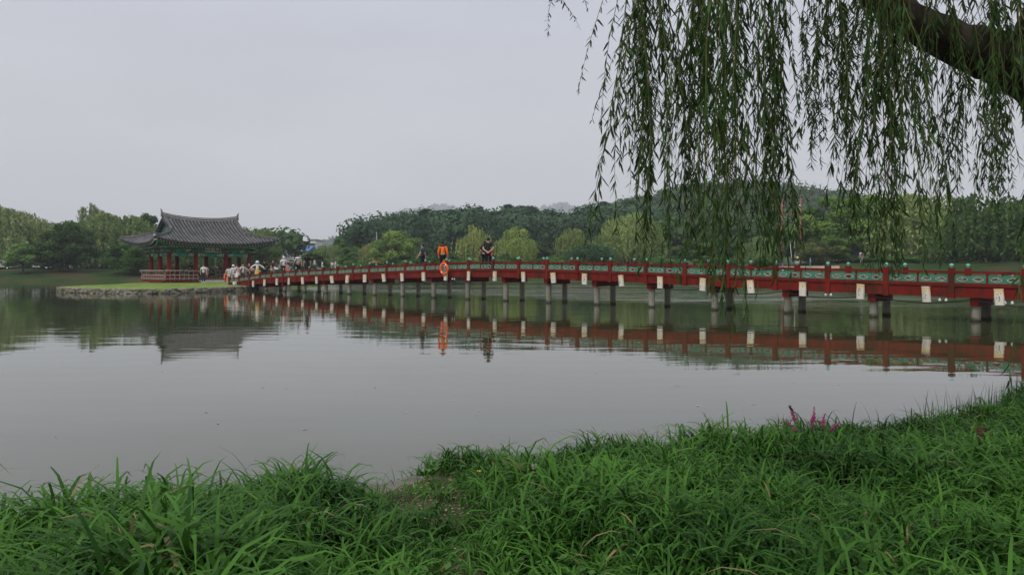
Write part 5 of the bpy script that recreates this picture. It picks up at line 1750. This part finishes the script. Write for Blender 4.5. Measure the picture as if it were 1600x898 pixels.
vehicle("white car parked behind the walkers in white and stripes", 452, 138, .2, (.72, .72, .72))
vehicle("grey car parked left of the truck", 470, 139, .1, (.34, .35, .37))

def bench(label, px, Y, rz=0.0):
    X = wx(px, Y)
    r = empty("bench", (X, Y, float(far_z(np.array(X), np.array(Y)))), label, "bench", rz=rz)
    mb = MB(); mb.box((0, 0, .43), (1.8, .42, .09)); mb.obj("seat", M['step_stone'], r)
    for s in (-1, 1):
        mb = MB(); mb.box((s * .65, 0, .19), (.22, .36, .40)); mb.obj("leg", M['step_stone'], r)
bench("pale stone bench on the bank at the right edge", 1571, 72.5, .2)
# utility pole by the big bright tree
Y = 150.0; X = wx(588.5, Y)
r = empty("utility_pole", (X, Y, 1.7), "thin pale utility pole beside the big bright tree", "pole")
mb = MB(); mb.tube([(0, 0, -.3), (0, 0, wz(362, Y) - 1.7)], [.16, .11], 8); mb.obj("pole", M['concrete'], r, smooth=True)
mb = MB(); mb.box((0, 0, wz(364.5, Y) - 1.7), (1.3, .1, .1)); mb.obj("cross_arm", M['trim_dark'], r)
# orange tents / parasols on the shores
def parasol(label, px, Y, top, w, col):
    X = wx(px, Y); zb = float(far_z(np.array(X), np.array(Y)))
    r = empty("parasol", (X, Y, zb), label, "parasol")
    h = wz(top, Y) - zb
    mb = MB(); mb.lathe([(w, h - .55), (w * .98, h - .5), (w * .5, h - .2), (.03, h)], 8); mb.obj("canopy", cloth(col), r)
    mb = MB(); mb.tube([(0, 0, 0), (0, 0, h - .1)], .03, 6); mb.obj("pole", M['trim_white'], r)
parasol("faded red canopy on the shore below the big bright tree", 588, 126, 405.5, 1.4, (.42, .14, .07))
parasol("small orange canopy on the right lawn beside the visitors", 1291, 103, 406, .75, (.72, .16, .04))

# ------------------------------------------------------------------ foreground grass
def grass_blades(rng, bx, by, bz, length, width, yaw, lean, curl, seg=5):
    """arching tapered blades; every argument is an array over blades"""
    n = len(bx)
    t = np.linspace(0, 1, seg + 1)
    th0 = lean[:, None] + curl[:, None] * t[None, :] ** 2.0          # angle from the vertical along the blade
    ds = length[:, None] / seg
    hx = np.cumsum(np.sin(th0) * ds, 1) - np.sin(th0[:, :1]) * ds
    hz = np.cumsum(np.cos(th0) * ds, 1) - np.cos(th0[:, :1]) * ds
    cy, sy = np.cos(yaw)[:, None], np.sin(yaw)[:, None]
    px = bx[:, None] + hx * cy; py = by[:, None] + hx * sy; pz = bz[:, None] + hz
    w = width[:, None] * (np.minimum(t * 5 + .35, 1) * (1 - t ** 2.2) + .02)[None, :] * .5
    tw = rng.uniform(-.5, .5, n)[:, None] * t[None, :]
    sx, sz_, sv = -sy * np.cos(tw), np.sin(tw), cy * np.cos(tw)
    a = np.stack([px + sx * w, py + sv * w, pz + sz_ * w], -1)
    b = np.stack([px - sx * w, py - sv * w, pz - sz_ * w], -1)
    V = np.stack([a, b], 2).reshape(n, -1, 3)                         # n, (seg+1)*2, 3
    k = (seg + 1) * 2
    base = (np.arange(n) * k)[:, None]
    q = np.concatenate([base + np.array([[2 * i, 2 * i + 1, 2 * i + 3, 2 * i + 2]]) for i in range(seg)], 1).reshape(-1, 4)
    return V.reshape(-1, 3), q, seg

def lush(x, y):
    """local height of the sward, 0..1.2"""
    d = shore(x) - y
    h = np.full_like(x, .62)
    h = np.where(x < -0.9, .95, h)
    h += .22 * np.sin(x * 2.1 + 1.0) * np.sin(y * 1.7 + .6) + .12 * np.sin(x * 5.3 + y * 3.1)
    h = np.where(x > 0.2, h - .22 * np.exp(-(d / .9) ** 2), h)
    h = np.where(x > 3.6, h - .08, h)
    h = np.where((x > -.6) & (x < .5) & (d < 1.2), h * .60, h)
    path = np.exp(-((x + .42 + .14 * (y - 4.2)) / .26) ** 2) * (y < 5.2)
    mud = np.exp(-(((x + .95 - .25 * (5.1 - y)) / .40) ** 4 + ((y - 5.0) / .62) ** 4))
    h = h * (1 - .72 * np.maximum(path, 0)) * (1 - .9 * mud)
    return np.clip(h, .05, 1.25), np.maximum(path * .85, mud * 1.13)

def make_grass():
    rng = np.random.default_rng(42)
    # tillers: little sheaves of blades sharing a root
    NT = 18500
    K = NT * 4 // 9                     # the sward grows in tussocks with dark gaps between
    cx_, cy_ = rng.uniform(-5.2, 9.6, K), rng.uniform(2.0, 10.4, K)
    cs = rng.uniform(.02, .075, K)
    X = np.repeat(cx_, 9) + rng.normal(size=K * 9) * np.repeat(cs, 9); Y = np.repeat(cy_, 9) + rng.normal(size=K * 9) * np.repeat(cs, 9)
    keep = (np.abs(X / Y) < 1.08) & (shore(X) - Y > .0)
    keep &= np.repeat(rng.uniform(0, 1, K), 9) < np.clip(3.4 / Y, .2, 1.0)
    X, Y = X[keep][:NT], Y[keep][:NT]
    h, bare = lush(X, Y)
    ok = rng.uniform(0, 1, len(X)) > bare * .86
    X, Y, h = X[ok], Y[ok], h[ok]
    per = 5
    n = len(X) * per
    bx = np.repeat(X, per) + rng.normal(size=n) * .016; by = np.repeat(Y, per) + rng.normal(size=n) * .016
    hh = np.repeat(h, per)
    stemz = np.tile(np.linspace(0, .62, per), len(X)) * .20 * hh * rng.uniform(.5, 1.3, n)
    bz = bank_z(bx, by) + stemz - .005
    tiller_size = np.repeat(rng.uniform(.6, 1.25, len(X)), per)
    ln = rng.uniform(.24, .50, n) * (.30 + .78 * hh) * tiller_size
    wd = rng.uniform(.012, .024, n) * (.55 + .5 * hh)
    lean = np.abs(rng.normal(size=n)) * .30 + .12; curl = rng.uniform(1.3, 3.3, n)
    v, q, seg = grass_blades(rng, bx, by, bz, ln, wd, rng.uniform(0, 6.283, n), lean, curl)
    patch = .5 + .28 * np.sin(bx * 1.9 + by * .8) * np.cos(by * 2.3 - bx * .7)
    tint = np.clip(patch + np.repeat(rng.normal(size=len(X)) * .18, per) + rng.normal(size=n) * .12, 0, .92)
    tint[rng.uniform(0, 1, n) < .012] = 1.0
    o = link("grass", np_mesh("grass", v, q, M['grass'], {"tint": np.repeat(tint, seg)}, smooth=True))
    tag(o, "lush dark green long-bladed grass covering the near bank", "grass", kind="stuff")
    # fine low turf under it and along the right
    n = 26000
    X = rng.uniform(-5.2, 9.6, n * 2); Y = rng.uniform(2.2, 10.4, n * 2)
    keep = (np.abs(X / Y) < 1.05) & (shore(X) - Y > .02)
    X, Y = X[keep][:n], Y[keep][:n]
    h, bare = lush(X, Y); m = len(X)
    ok = rng.uniform(0, 1, m) > bare * .6
    X, Y, h = X[ok], Y[ok], h[ok]; m = len(X)
    v, q, seg = grass_blades(rng, X, Y, bank_z(X, Y), rng.uniform(.05, .17, m), rng.uniform(.003, .007, m), rng.uniform(0, 6.283, m), np.abs(rng.normal(size=m)) * .3, rng.uniform(.2, 1.6, m), seg=3)
    tint = np.clip(.45 + rng.normal(size=m) * .2, 0, .92); tint[rng.uniform(0, 1, m) < .10] = 1
    o = link("turf", np_mesh("turf", v, q, M['grass'], {"tint": np.repeat(tint, seg)}, smooth=True))
    tag(o, "short fine turf growing under the long grass", "grass", kind="stuff")
    # taller single stems at the water's edge that stand against the pond
    n = 620
    X = rng.uniform(-3.6, 6.2, n); d = np.abs(rng.normal(size=n)) * .35 + .06
    Y = shore(X) - d
    h, bare = lush(X, Y)
    ok = bare < .3
    X, Y, h = X[ok], Y[ok], h[ok]; m = len(X)
    v, q, seg = grass_blades(rng, X, Y, bank_z(X, Y), rng.uniform(.16, .40, m) * (.45 + .6 * h), rng.uniform(.005, .011, m), rng.uniform(0, 6.283, m), np.abs(rng.normal(size=m)) * .2, rng.uniform(.1, 1.9, m), seg=6)
    o = link("edge_grass", np_mesh("edge_grass", v, q, M['grass'], {"tint": np.repeat(np.clip(.35 + rng.normal(size=m) * .2, 0, .9), seg)}, smooth=True))
    tag(o, "taller arching blades along the water's edge", "grass", kind="stuff")
    # reedy tuft at the right edge
    n = 170
    X = 4.9 + rng.normal(size=n) * .75; Y = shore(X) - .12 - np.abs(rng.normal(size=n)) * .3; m = n
    v, q, seg = grass_blades(rng, X, Y, bank_z(X, Y), rng.uniform(.18, .40, m), rng.uniform(.005, .010, m), rng.uniform(0, 6.283, m), np.abs(rng.normal(size=m)) * .13, rng.uniform(.05, .7, m), seg=6)
    o = link("reeds", np_mesh("reeds", v, q, M['grass'], {"tint": np.repeat(np.clip(.2 + rng.normal(size=m) * .15, 0, .9), seg)}, smooth=True))
    tag(o, "upright reedy grass by the water at the right", "grass", kind="stuff")
    # broad-leaved weeds
    n = 5200
    X = rng.uniform(-1.0, 6.5, n); Y = rng.uniform(2.6, 8.2, n)
    keep = (np.abs(X / Y) < .82) & (shore(X) - Y > .1) & (np.sin(X * 2.3 + 1) + np.sin(Y * 3.1 + X) > .25)
    X, Y = X[keep], Y[keep]; m = len(X)
    z = bank_z(X, Y) + rng.uniform(.03, .17, m)
    a = rng.uniform(0, 6.283, m)
    T = unit(np.stack([np.cos(a), np.sin(a), rng.uniform(-.3, .5, m)], -1)); Nn = unit(np.stack([rng.normal(size=m) * .3, rng.normal(size=m) * .3, np.ones(m)], -1))
    L_ = rng.uniform(.025, .06, m)
    v, q = rhombi(np.stack([X, Y, z], -1), T, Nn, L_, L_ * .62)
    o = link("weeds", np_mesh("weeds", v, q, M['weed'], {"tint": rng.uniform(0, 1, m)}))
    tag(o, "small round-leaved weeds among the grass", "weeds", kind="stuff")
    # gravel and dry bits on the trodden gap
    n = 900
    Y = rng.uniform(2.6, 5.3, n); X = -.42 - .14 * (Y - 4.2) + rng.normal(size=n) * .22
    z = bank_z(X, Y) + .004
    dirs = unit(rng.normal(size=(n, 3)) * np.array([1, 1, .25])); Nn = unit(np.stack([rng.normal(size=n) * .4, rng.normal(size=n) * .4, np.ones(n)], -1))
    L_ = rng.uniform(.008, .035, n)
    v, q = rhombi(np.stack([X, Y, z], -1), dirs, Nn, L_, L_ * .6)
    mt = noise_mat("dry_litter", (.10, .075, .045), (.34, .29, .20), 35, .9)
    o = link("litter", np_mesh("litter", v, q, mt))
    tag(o, "dry leaves and pebbles on the trodden gap", "litter", kind="stuff")
make_grass()

def ground(px, py_ground):
    """point on the near bank seen at that pixel (iterated on the bank height)"""
    Y = 5.0
    for _ in range(20):
        X = (px - CX) / FPX * Y
        z = float(bank_z(X, Y))
        Y = .6 * Y + .4 * ((CAMZ - z) * FPX / (py_ground - HY))
    return X, Y, z

# ---- single plants and things in the grass
def loosestrife():
    X, Y, z = ground(1272, 705)
    r = empty("loosestrife", (X, Y, z), "pink flowering loosestrife leaning over the bank's edge", "flower")
    rr = random.Random(2)
    fm = leaf_mat("pink_petal", (.36, .045, .17), (.58, .11, .33), trans=.3, use_obj=False)
    for k, (dx, h, lean) in enumerate([(-.10, .36, -.07), (-.02, .37, .00), (.05, .30, .05), (.10, .24, .09), (-.06, .25, -.16), (.02, .27, -.06)]):
        a = Vector((dx * .3, 0, 0)); b = Vector((dx + lean * .5, rr.uniform(-.05, .05), h * .6)); c = Vector((dx + lean, rr.uniform(-.06, .06), h))
        mb = MB(); mb.tube([a, b, c], [.004, .003, .0015], 5); mb.obj("stem", M['twig'], r)
        vs, n = [], 46
        C = np.array([tuple(b.lerp(c, .15 + .85 * (i / n))) for i in range(n)])
        ang = np.arange(n) * 2.4
        T = unit(np.stack([np.cos(ang), np.sin(ang), np.full(n, .6)], -1)); N_ = unit(np.stack([-np.sin(ang), np.cos(ang), np.full(n, .3)], -1))
        L_ = .027 * (1 - .6 * np.arange(n) / n) * np.random.default_rng(k + 9).uniform(.4, 1.2, n)
        v, q = rhombi(C, T, N_, L_, L_ * .75)
        link("flower_spike", np_mesh("flower_spike", v, q, fm, {"tint": np.random.default_rng(k).uniform(0, 1, n)}), r)
        n = 14
        C = np.array([tuple(a.lerp(b, .2 + .8 * i / n)) for i in range(n)]); ang = np.arange(n) * 1.57
        T = unit(np.stack([np.cos(ang), np.sin(ang), np.full(n, .3)], -1))
        v, q = rhombi(C, T, np.tile([[0, 0, 1.]], (n, 1)), np.full(n, .055), np.full(n, .013))
        link("leaves", np_mesh("leaves", v, q, M['weed'], {"tint": np.full(n, .4)}), r)
    mb = MB(); mb.tube([(-.05, 0, .18), (-.13, 0, .30), (-.19, 0, .335), (-.20, 0, .37)], [.004, .0035, .003, .006], 5); mb.tube([(-.20, 0, .36), (-.17, 0, .33)], .008, 5); mb.obj("dry_stem", M['trim_dark'], r)
loosestrife()
def spike_weed():
    X, Y, z = ground(1128, 712)
    r = empty("seed_spike", (X, Y, z), "thin leaning weed with a beaded seed spike left of the pink flowers", "weed")
    pts = [Vector((.03, 0, 0)), Vector((-.02, 0, .10)), Vector((-.09, 0, .24)), Vector((-.14, 0, .33)), Vector((-.16, 0, .335))]
    mb = MB(); mb.tube(pts, [.004, .0035, .003, .002, .001], 5); mb.obj("stem", M['twig'], r)
    n = 40
    C = np.array([tuple(pts[1].lerp(pts[3], i / n)) for i in range(n)]); ang = np.arange(n) * 2.4
    T = unit(np.stack([np.cos(ang), np.sin(ang), np.full(n, .2)], -1))
    v, q = rhombi(C, T, np.tile([[0, 0, 1.]], (n, 1)), np.full(n, .022), np.full(n, .009))
    link("seeds", np_mesh("seeds", v, q, M['weed'], {"tint": np.full(n, .2)}), r)
spike_weed()
def crabgrass(label, px, py, h):
    X, Y, z = ground(px, py)
    r = empty("crabgrass_stalk", (X, Y, z), label, "grass stalk", "finger grass stalks at the edge")
    mb = MB(); mb.tube([(0, 0, 0), (.005, 0, h)], [.0028, .0018], 5); mb.obj("stem", M['twig'], r)
    for k in range(6):
        a = -1.25 + .5 * k
        mb = MB(); mb.tube([(.005, 0, h), (.005 + .06 * math.sin(a), .01 * (k % 3 - 1), h + .04 * math.cos(a) + .01), (.005 + .10 * math.sin(a) * 1.1, 0, h + .085 * max(math.cos(a), .15))], [.0018, .0016, .0008], 4)
        mb.obj("finger", M['twig'], r)
crabgrass("crabgrass stalk with spread fingers just left of the pink flowers", 1219, 706, .23)
crabgrass("crabgrass stalk with spread fingers right of the pink flowers", 1432, 690, .20)
crabgrass("pale crabgrass stalk standing at the edge below the bridge middle", 1000, 716, .16)
def flower(label, px, py, h, col, puff):
    X, Y, z = ground(px, py)
    r = empty("wildflower", (X, Y, z), label, "flower")
    mb = MB(); mb.tube([(0, 0, 0), (.015, 0, h * .6), (.01, -.01, h)], [.003, .0028, .0022], 5); mb.obj("stem", M['twig'], r)
    n = 60 if puff else 14
    rng = np.random.default_rng(3)
    D = unit(rng.normal(size=(n, 3))) if puff else unit(np.stack([np.cos(np.arange(n) * 2.4), np.sin(np.arange(n) * 2.4), np.full(n, .35)], -1))
    v, q = rhombi(np.tile([[.01, -.01, h]], (n, 1)), D, unit(rng.normal(size=(n, 3))), np.full(n, .022 if puff else .017), np.full(n, .006))
    link("seed_head" if puff else "petals", np_mesh("petals", v, q, cloth(col)), r)
flower("white fluffy seed head in the grass at the middle", 832, 790, .24, (.55, .53, .48), True)
flower("tiny yellow flower in the grass left of the seed head", 801, 772, .20, (.75, .50, .04), False)
flower("tiny yellow flower right of the muddy spot", 746, 778, .17, (.75, .50, .04), False)
def stake():
    X, Y, z = ground(1531, 712)
    r = empty("wooden_stake", (X, Y, z), "short square brown wooden stake in the grass at right", "stake")
    wm = noise_mat("stake_wood", (.045, .026, .016), (.075, .045, .028), 6, .85, stretch=(3, 3, .6))
    mb = MB(); mb.box((0, 0, .05), (.046, .046, .30)); mb.obj("shaft", wm, r, rot=(.03, .05, .5))
    mb = MB(); mb.box((0, 0, .212), (.050, .050, .026), taper=.9); mb.obj("head", wm, r, rot=(.03, .05, .5))
stake()
# bits of leaf and twig drifting on the pond
drng = random.Random(6)
def drift():
    rng = np.random.default_rng(9)
    n = 150
    Y = rng.uniform(6.5, 32, n); X = Y * rng.uniform(-.68, .5, n)
    k = (X * .72 + Y * .694 < 20) & (Y > shore(X) + 1)
    X, Y = X[k], Y[k]; n = len(X)
    a = rng.uniform(0, 6.28, n)
    v, q = rhombi(np.stack([X, Y, np.full(n, .006)], -1), np.stack([np.cos(a), np.sin(a), np.zeros(n)], -1), np.tile([[0, 0, 1.]], (n, 1)), rng.uniform(.03, .09, n), rng.uniform(.012, .03, n))
    mt = noise_mat("drift_leaf", (.06, .055, .04), (.45, .43, .38), 1.5, .7)
    tag(link("drift", np_mesh("drift", v, q, mt)), "scattered small leaves floating on the pond", "leaves", kind="stuff")
drift()

# ------------------------------------------------------------------ foreground willow
def strand_mesh(seed, L=3.0):
    """one hanging branchlet: a main shoot with a few side shoots, clothed in narrow leaves"""
    rng = np.random.default_rng(seed)
    mb = MB()
    C, T, Nn, Ls, Ws = [], [], [], [], []
    shoots = [(np.zeros(3), 1.0, rng.uniform(-.08, .08, 2))]
    for s in range(int(rng.integers(3, 6))):
        shoots.append((None, rng.uniform(.25, .7), rng.normal(size=2) * .20))
    main = None
    for i, (st, frac, drift_) in enumerate(shoots):
        ln = L * frac
        n = max(int(ln / .12), 4)
        t = np.linspace(0, 1, n)
        wob = rng.uniform(0, 6.28, 2)
        amp = rng.uniform(.015, .05)
        x = drift_[0] * np.sqrt(t) + amp * np.sin(t * ln * 3 + wob[0]); y = drift_[1] * np.sqrt(t) + amp * np.sin(t * ln * 2.6 + wob[1])
        z = -t * ln
        if i == 0:
            pts = np.stack([x, y, z], -1); main = pts
            pts[:, :2] -= pts[0, :2]
        else:
            j = int((rng.uniform(.02, 1 - frac) if i % 2 else (1 - frac) * rng.uniform(.85, 1.0)) * (len(main) - 1))
            pts = np.stack([x - x[0], y - y[0], z], -1) + main[j]
        mb.tube([tuple(p) for p in pts[::2]] + [tuple(pts[-1])], list(np.linspace(.0034, .0010, len(pts[::2]) + 1)), 4, cap=False)
        step = .030
        m = int(ln / step)
        u = np.sort(rng.uniform(.01, 1, m)) * (n - 1)
        k0 = np.minimum(u.astype(int), n - 2); f = (u - k0)[:, None]
        P = pts[k0] * (1 - f) + pts[k0 + 1] * f
        az = np.arange(m) * 2.4 + rng.uniform(-.6, .6, m)
        spread = rng.uniform(.12, .95, m)
        D = unit(np.stack([np.cos(az) * spread, np.sin(az) * spread, -np.ones(m)], -1))
        C.append(P); T.append(D); Nn.append(unit(np.stack([np.cos(az), np.sin(az), np.full(m, .4)], -1) + rng.normal(size=(m, 3)) * .5))
        sz = rng.uniform(.065, .135, m) * (1 - .35 * (u / (n - 1)) ** 3)
        Ls.append(sz); Ws.append(sz * rng.uniform(.11, .17, m))
    C, T, Nn, Ls, Ws = map(np.concatenate, (C, T, Nn, Ls, Ws))
    # each leaf: six-point lance with a slight sickle bend
    S = unit(np.cross(T, Nn)); k = len(C)
    bend = (rng.uniform(-.12, .12, k) * Ls)[:, None] * S + (rng.uniform(-.05, .10, k) * Ls)[:, None] * Nn
    L_, W_ = Ls[:, None], Ws[:, None]
    p = [C, C + T * L_ * .30 + S * W_ * .5 + bend * .25, C + T * L_ * .66 + S * W_ * .42 + bend * .7, C + T * L_ + bend * 1.4, C + T * L_ * .66 - S * W_ * .42 + bend * .7, C + T * L_ * .30 - S * W_ * .5 + bend * .25]
    V = np.stack(p, 1).reshape(-1, 3)
    b = (np.arange(k) * 6)[:, None]
    Q = np.concatenate([b + np.array([[0, 1, 2, 5]]), b + np.array([[5, 2, 3, 4]])], 1).reshape(-1, 4)
    tint = np.repeat(rng.uniform(0, 1, k), 2)
    stem_v = np.array(mb.v); stem_f = np.array(mb.f)
    allv = np.concatenate([V, stem_v]); allq = np.concatenate([Q, stem_f + len(V)])
    me = np_mesh("hanging_branch", allv, allq, M['willow_leaf'], {"tint": np.concatenate([tint, np.full(len(stem_f), .9)])}, smooth=False)
    me.materials.append(M['twig'])
    me.polygons.foreach_set("material_index", np.concatenate([np.zeros(len(Q), dtype=np.int32), np.ones(len(stem_f), dtype=np.int32)]))
    return me

def near_willow():
    root = empty("willow_tree", (8.2, 7.6, .3), "large old weeping willow whose limb and strands hang over the right foreground", "tree")
    O = Vector(root.location)
    def limb(name, pts, rad, n=14):
        # smooth the centre line, add knots and a rough skin
        P = [Vector(p) for p in pts]
        out, rr = [], []
        for i in range(len(P) - 1):
            p0, p1, p2, p3 = P[max(i - 1, 0)], P[i], P[i + 1], P[min(i + 2, len(P) - 1)]
            for s in range(8):
                t = s / 8
                out.append(0.5 * ((2 * p1) + (p2 - p0) * t + (2 * p0 - 5 * p1 + 4 * p2 - p3) * t * t + (3 * p1 - p0 - 3 * p2 + p3) * t ** 3))
                rr.append(rad[i] * (1 - t) + rad[i + 1] * t)
        out.append(P[-1]); rr.append(rad[-1])
        mb = MB(); mb.tube(out, rr, n)
        rg = random.Random(len(pts))
        mb.v = [(x + rg.uniform(-.02, .02) + .03 * math.sin(5 * z + 3 * x), y + rg.uniform(-.02, .02), z + rg.uniform(-.02, .02) + .035 * math.sin(4.3 * x + 1)) for x, y, z in mb.v]
        o = mb.obj(name, M['bark'], root, smooth=True)
        o.location = -O
    limb("trunk", [(8.5, 7.8, -.2), (8.3, 7.6, 1.0), (7.6, 7.2, 2.2), (7.0, 7.0, 3.0)], [.75, .60, .50, .44])
    # the limb that crosses the top right corner
    limb("limb", [(7.0, 7.0, 3.0), (5.3, 6.7, 3.02), (4.5, 6.5, 3.30), (3.75, 6.45, 3.66), (3.1, 6.4, 3.98), (2.2, 6.2, 4.75), (1.4, 6.0, 5.6)], [.40, .29, .22, .165, .13, .10, .05])
    limb("limb", [(7.0, 7.0, 3.0), (6.6, 6.8, 4.4), (5.9, 6.4, 5.8), (5.0, 5.9, 6.8)], [.40, .30, .2, .1])
    limb("limb", [(4.5, 6.5, 3.30), (4.3, 5.9, 4.0), (3.9, 5.2, 4.9), (3.2, 4.6, 5.5)], [.13, .10, .08, .05])
    limb("limb", [(3.1, 6.4, 3.98), (2.6, 6.5, 4.25), (1.6, 6.7, 4.7), (.6, 6.6, 5.2), (-.1, 6.3, 5.3)], [.09, .07, .055, .04, .02])
    limb("limb", [(5.9, 6.4, 5.8), (4.8, 7.2, 6.2), (3.5, 7.8, 6.0), (2.0, 7.8, 5.6)], [.16, .12, .08, .03])
    # hanging branches: (column px range, tip row range, count, depth range)
    rg = random.Random(77)
    var = [strand_mesh(300 + k, L=2.6) for k in range(30)]
    groups = [
        ((869, 872), (44, 58), 1, (6.4, 6.6)),
        ((980, 990), (200, 270), 2, (5.6, 6.2)),
        ((995, 1015), (230, 340), 4, (5.2, 6.8)),
        ((1010, 1045), (370, 470), 6, (5.0, 6.2)),
        ((1040, 1095), (200, 430), 5, (5.4, 7.4)),
        ((1095, 1160), (400, 480), 10, (4.8, 6.2)),
        ((1114, 1150), (490, 535), 4, (4.7, 5.3)),
        ((1165, 1212), (350, 460), 7, (5.0, 6.6)),
        ((1228, 1262), (130, 300), 2, (5.2, 7.0)),
        ((1265, 1300), (140, 360), 3, (5.2, 6.8)),
        ((1318, 1340), (260, 410), 4, (5.0, 6.4)),
        ((1340, 1395), (360, 460), 8, (4.9, 6.2)),
        ((1410, 1450), (200, 360), 4, (5.6, 7.2)),
        ((1450, 1500), (290, 385), 5, (5.4, 7.2)),
        ((1500, 1555), (270, 370), 4, (5.4, 7.2)),
        ((1555, 1610), (260, 370), 5, (5.2, 7.2)),
        ((1400, 1600), (370, 450), 4, (4.7, 5.4)),
        ((1010, 1230), (60, 190), 2, (5.6, 7.4)),
        ((1240, 1400), (80, 170), 3, (6.4, 7.6)),
        ((1400, 1600), (140, 260), 3, (6.7, 7.6)),
        ((1590, 1600), (610, 635), 1, (5.0, 5.2)),
        ((1600, 1900), (150, 420), 12, (4.6, 7.4)),
    ]
    for (x0, x1), (t0, t1), cnt, (y0, y1) in groups:
        cen = [rg.uniform(x0, x1) for _ in range(max(cnt // 3, 1))]      # shoots hang in tresses
        for k in range(cnt):
            px = min(max(rg.gauss(cen[k % len(cen)], 9), x0 - 4), x1 + 4); tip = rg.uniform(t0, t1); Y = rg.uniform(y0, y1)
            X = wx(px, Y); zt = wz(tip, Y)
            top = max(rg.uniform(4.2, 5.0), zt + 1.0)
            sc = (top - zt) / 2.6
            o = link("hanging_branch", var[rg.randrange(len(var))], root, loc=Vector((X, Y, top)) - O, rot=(rg.uniform(-.03, .03), rg.uniform(-.03, .03), rg.uniform(0, 6.28)))
            sw = rg.uniform(.85, 1.1)
            o.scale = (sw, sw, sc) if .75 < sc < 1.3 else (max(sc, .8) ** .5, max(sc, .8) ** .5, sc)
            j = rg.uniform(.7, 1.35)
            o.color = (j, j, j, 1)
            # twig it hangs from
    # canopy above the frame that joins the hanging branches to the limbs and shades the bank below
    rng = np.random.default_rng(5)
    n = 9000
    a = rng.uniform(0, 6.283, n); rr_ = np.sqrt(rng.uniform(0, 1, n))
    P = np.stack([4.6 + 4.6 * rr_ * np.cos(a), 5.6 + 3.0 * rr_ * np.sin(a), 5.0 + 1.7 * (1 - rr_ ** 2) + rng.normal(size=n) * .25], -1)
    P = P[(P[:, 2] > CAMZ + P[:, 1] * .40)]
    n = len(P)
    T = unit(rng.normal(size=(n, 3)) * .5 + np.array([0, 0, -1.]))
    v, q = rhombi(P, T, unit(rng.normal(size=(n, 3))), rng.uniform(.10, .18, n), rng.uniform(.02, .035, n))
    c = link("crown", np_mesh("crown", v, q, M['willow_leaf'], {"tint": rng.uniform(0, 1, n)}), root, loc=-O)
    tw = MB()
    for k in range(60):
        x, y = rg.uniform(.6, 7.5), rg.uniform(4.6, 7.6)
        z = 4.9 + rg.uniform(-.3, .6)
        tw.tube([(x, y, z), (x - .5, y + rg.uniform(-.4, .4), z + .15), (x - 1.1, y + rg.uniform(-.6, .6), z - .05)], [.02, .013, .006], 5)
    tw.obj("twigs", M['bark'], root, loc=-O)
near_willow()

# ------------------------------------------------------------------ haze
def make_haze():
    m = bpy.data.materials.new("haze")
    m.use_nodes = True
    t = m.node_tree
    for n in list(t.nodes): t.nodes.remove(n)
    o_ = t.nodes.new("ShaderNodeOutputMaterial")
    pv = t.nodes.new("ShaderNodeVolumePrincipled")
    pv.inputs["Color"].default_value = (0.89, 0.945, 1.0, 1)
    pv.inputs["Density"].default_value = 0.00036
    pv.inputs["Anisotropy"].default_value = 0.0
    t.links.new(pv.outputs[0], o_.inputs["Volume"])
    mb = MB()
    mb.box((0, 1720, 148), (6200, 3540, 300))
    tag(mb.obj("haze", m), "thin humid summer haze over the pond", "haze", kind="stuff")
make_haze()
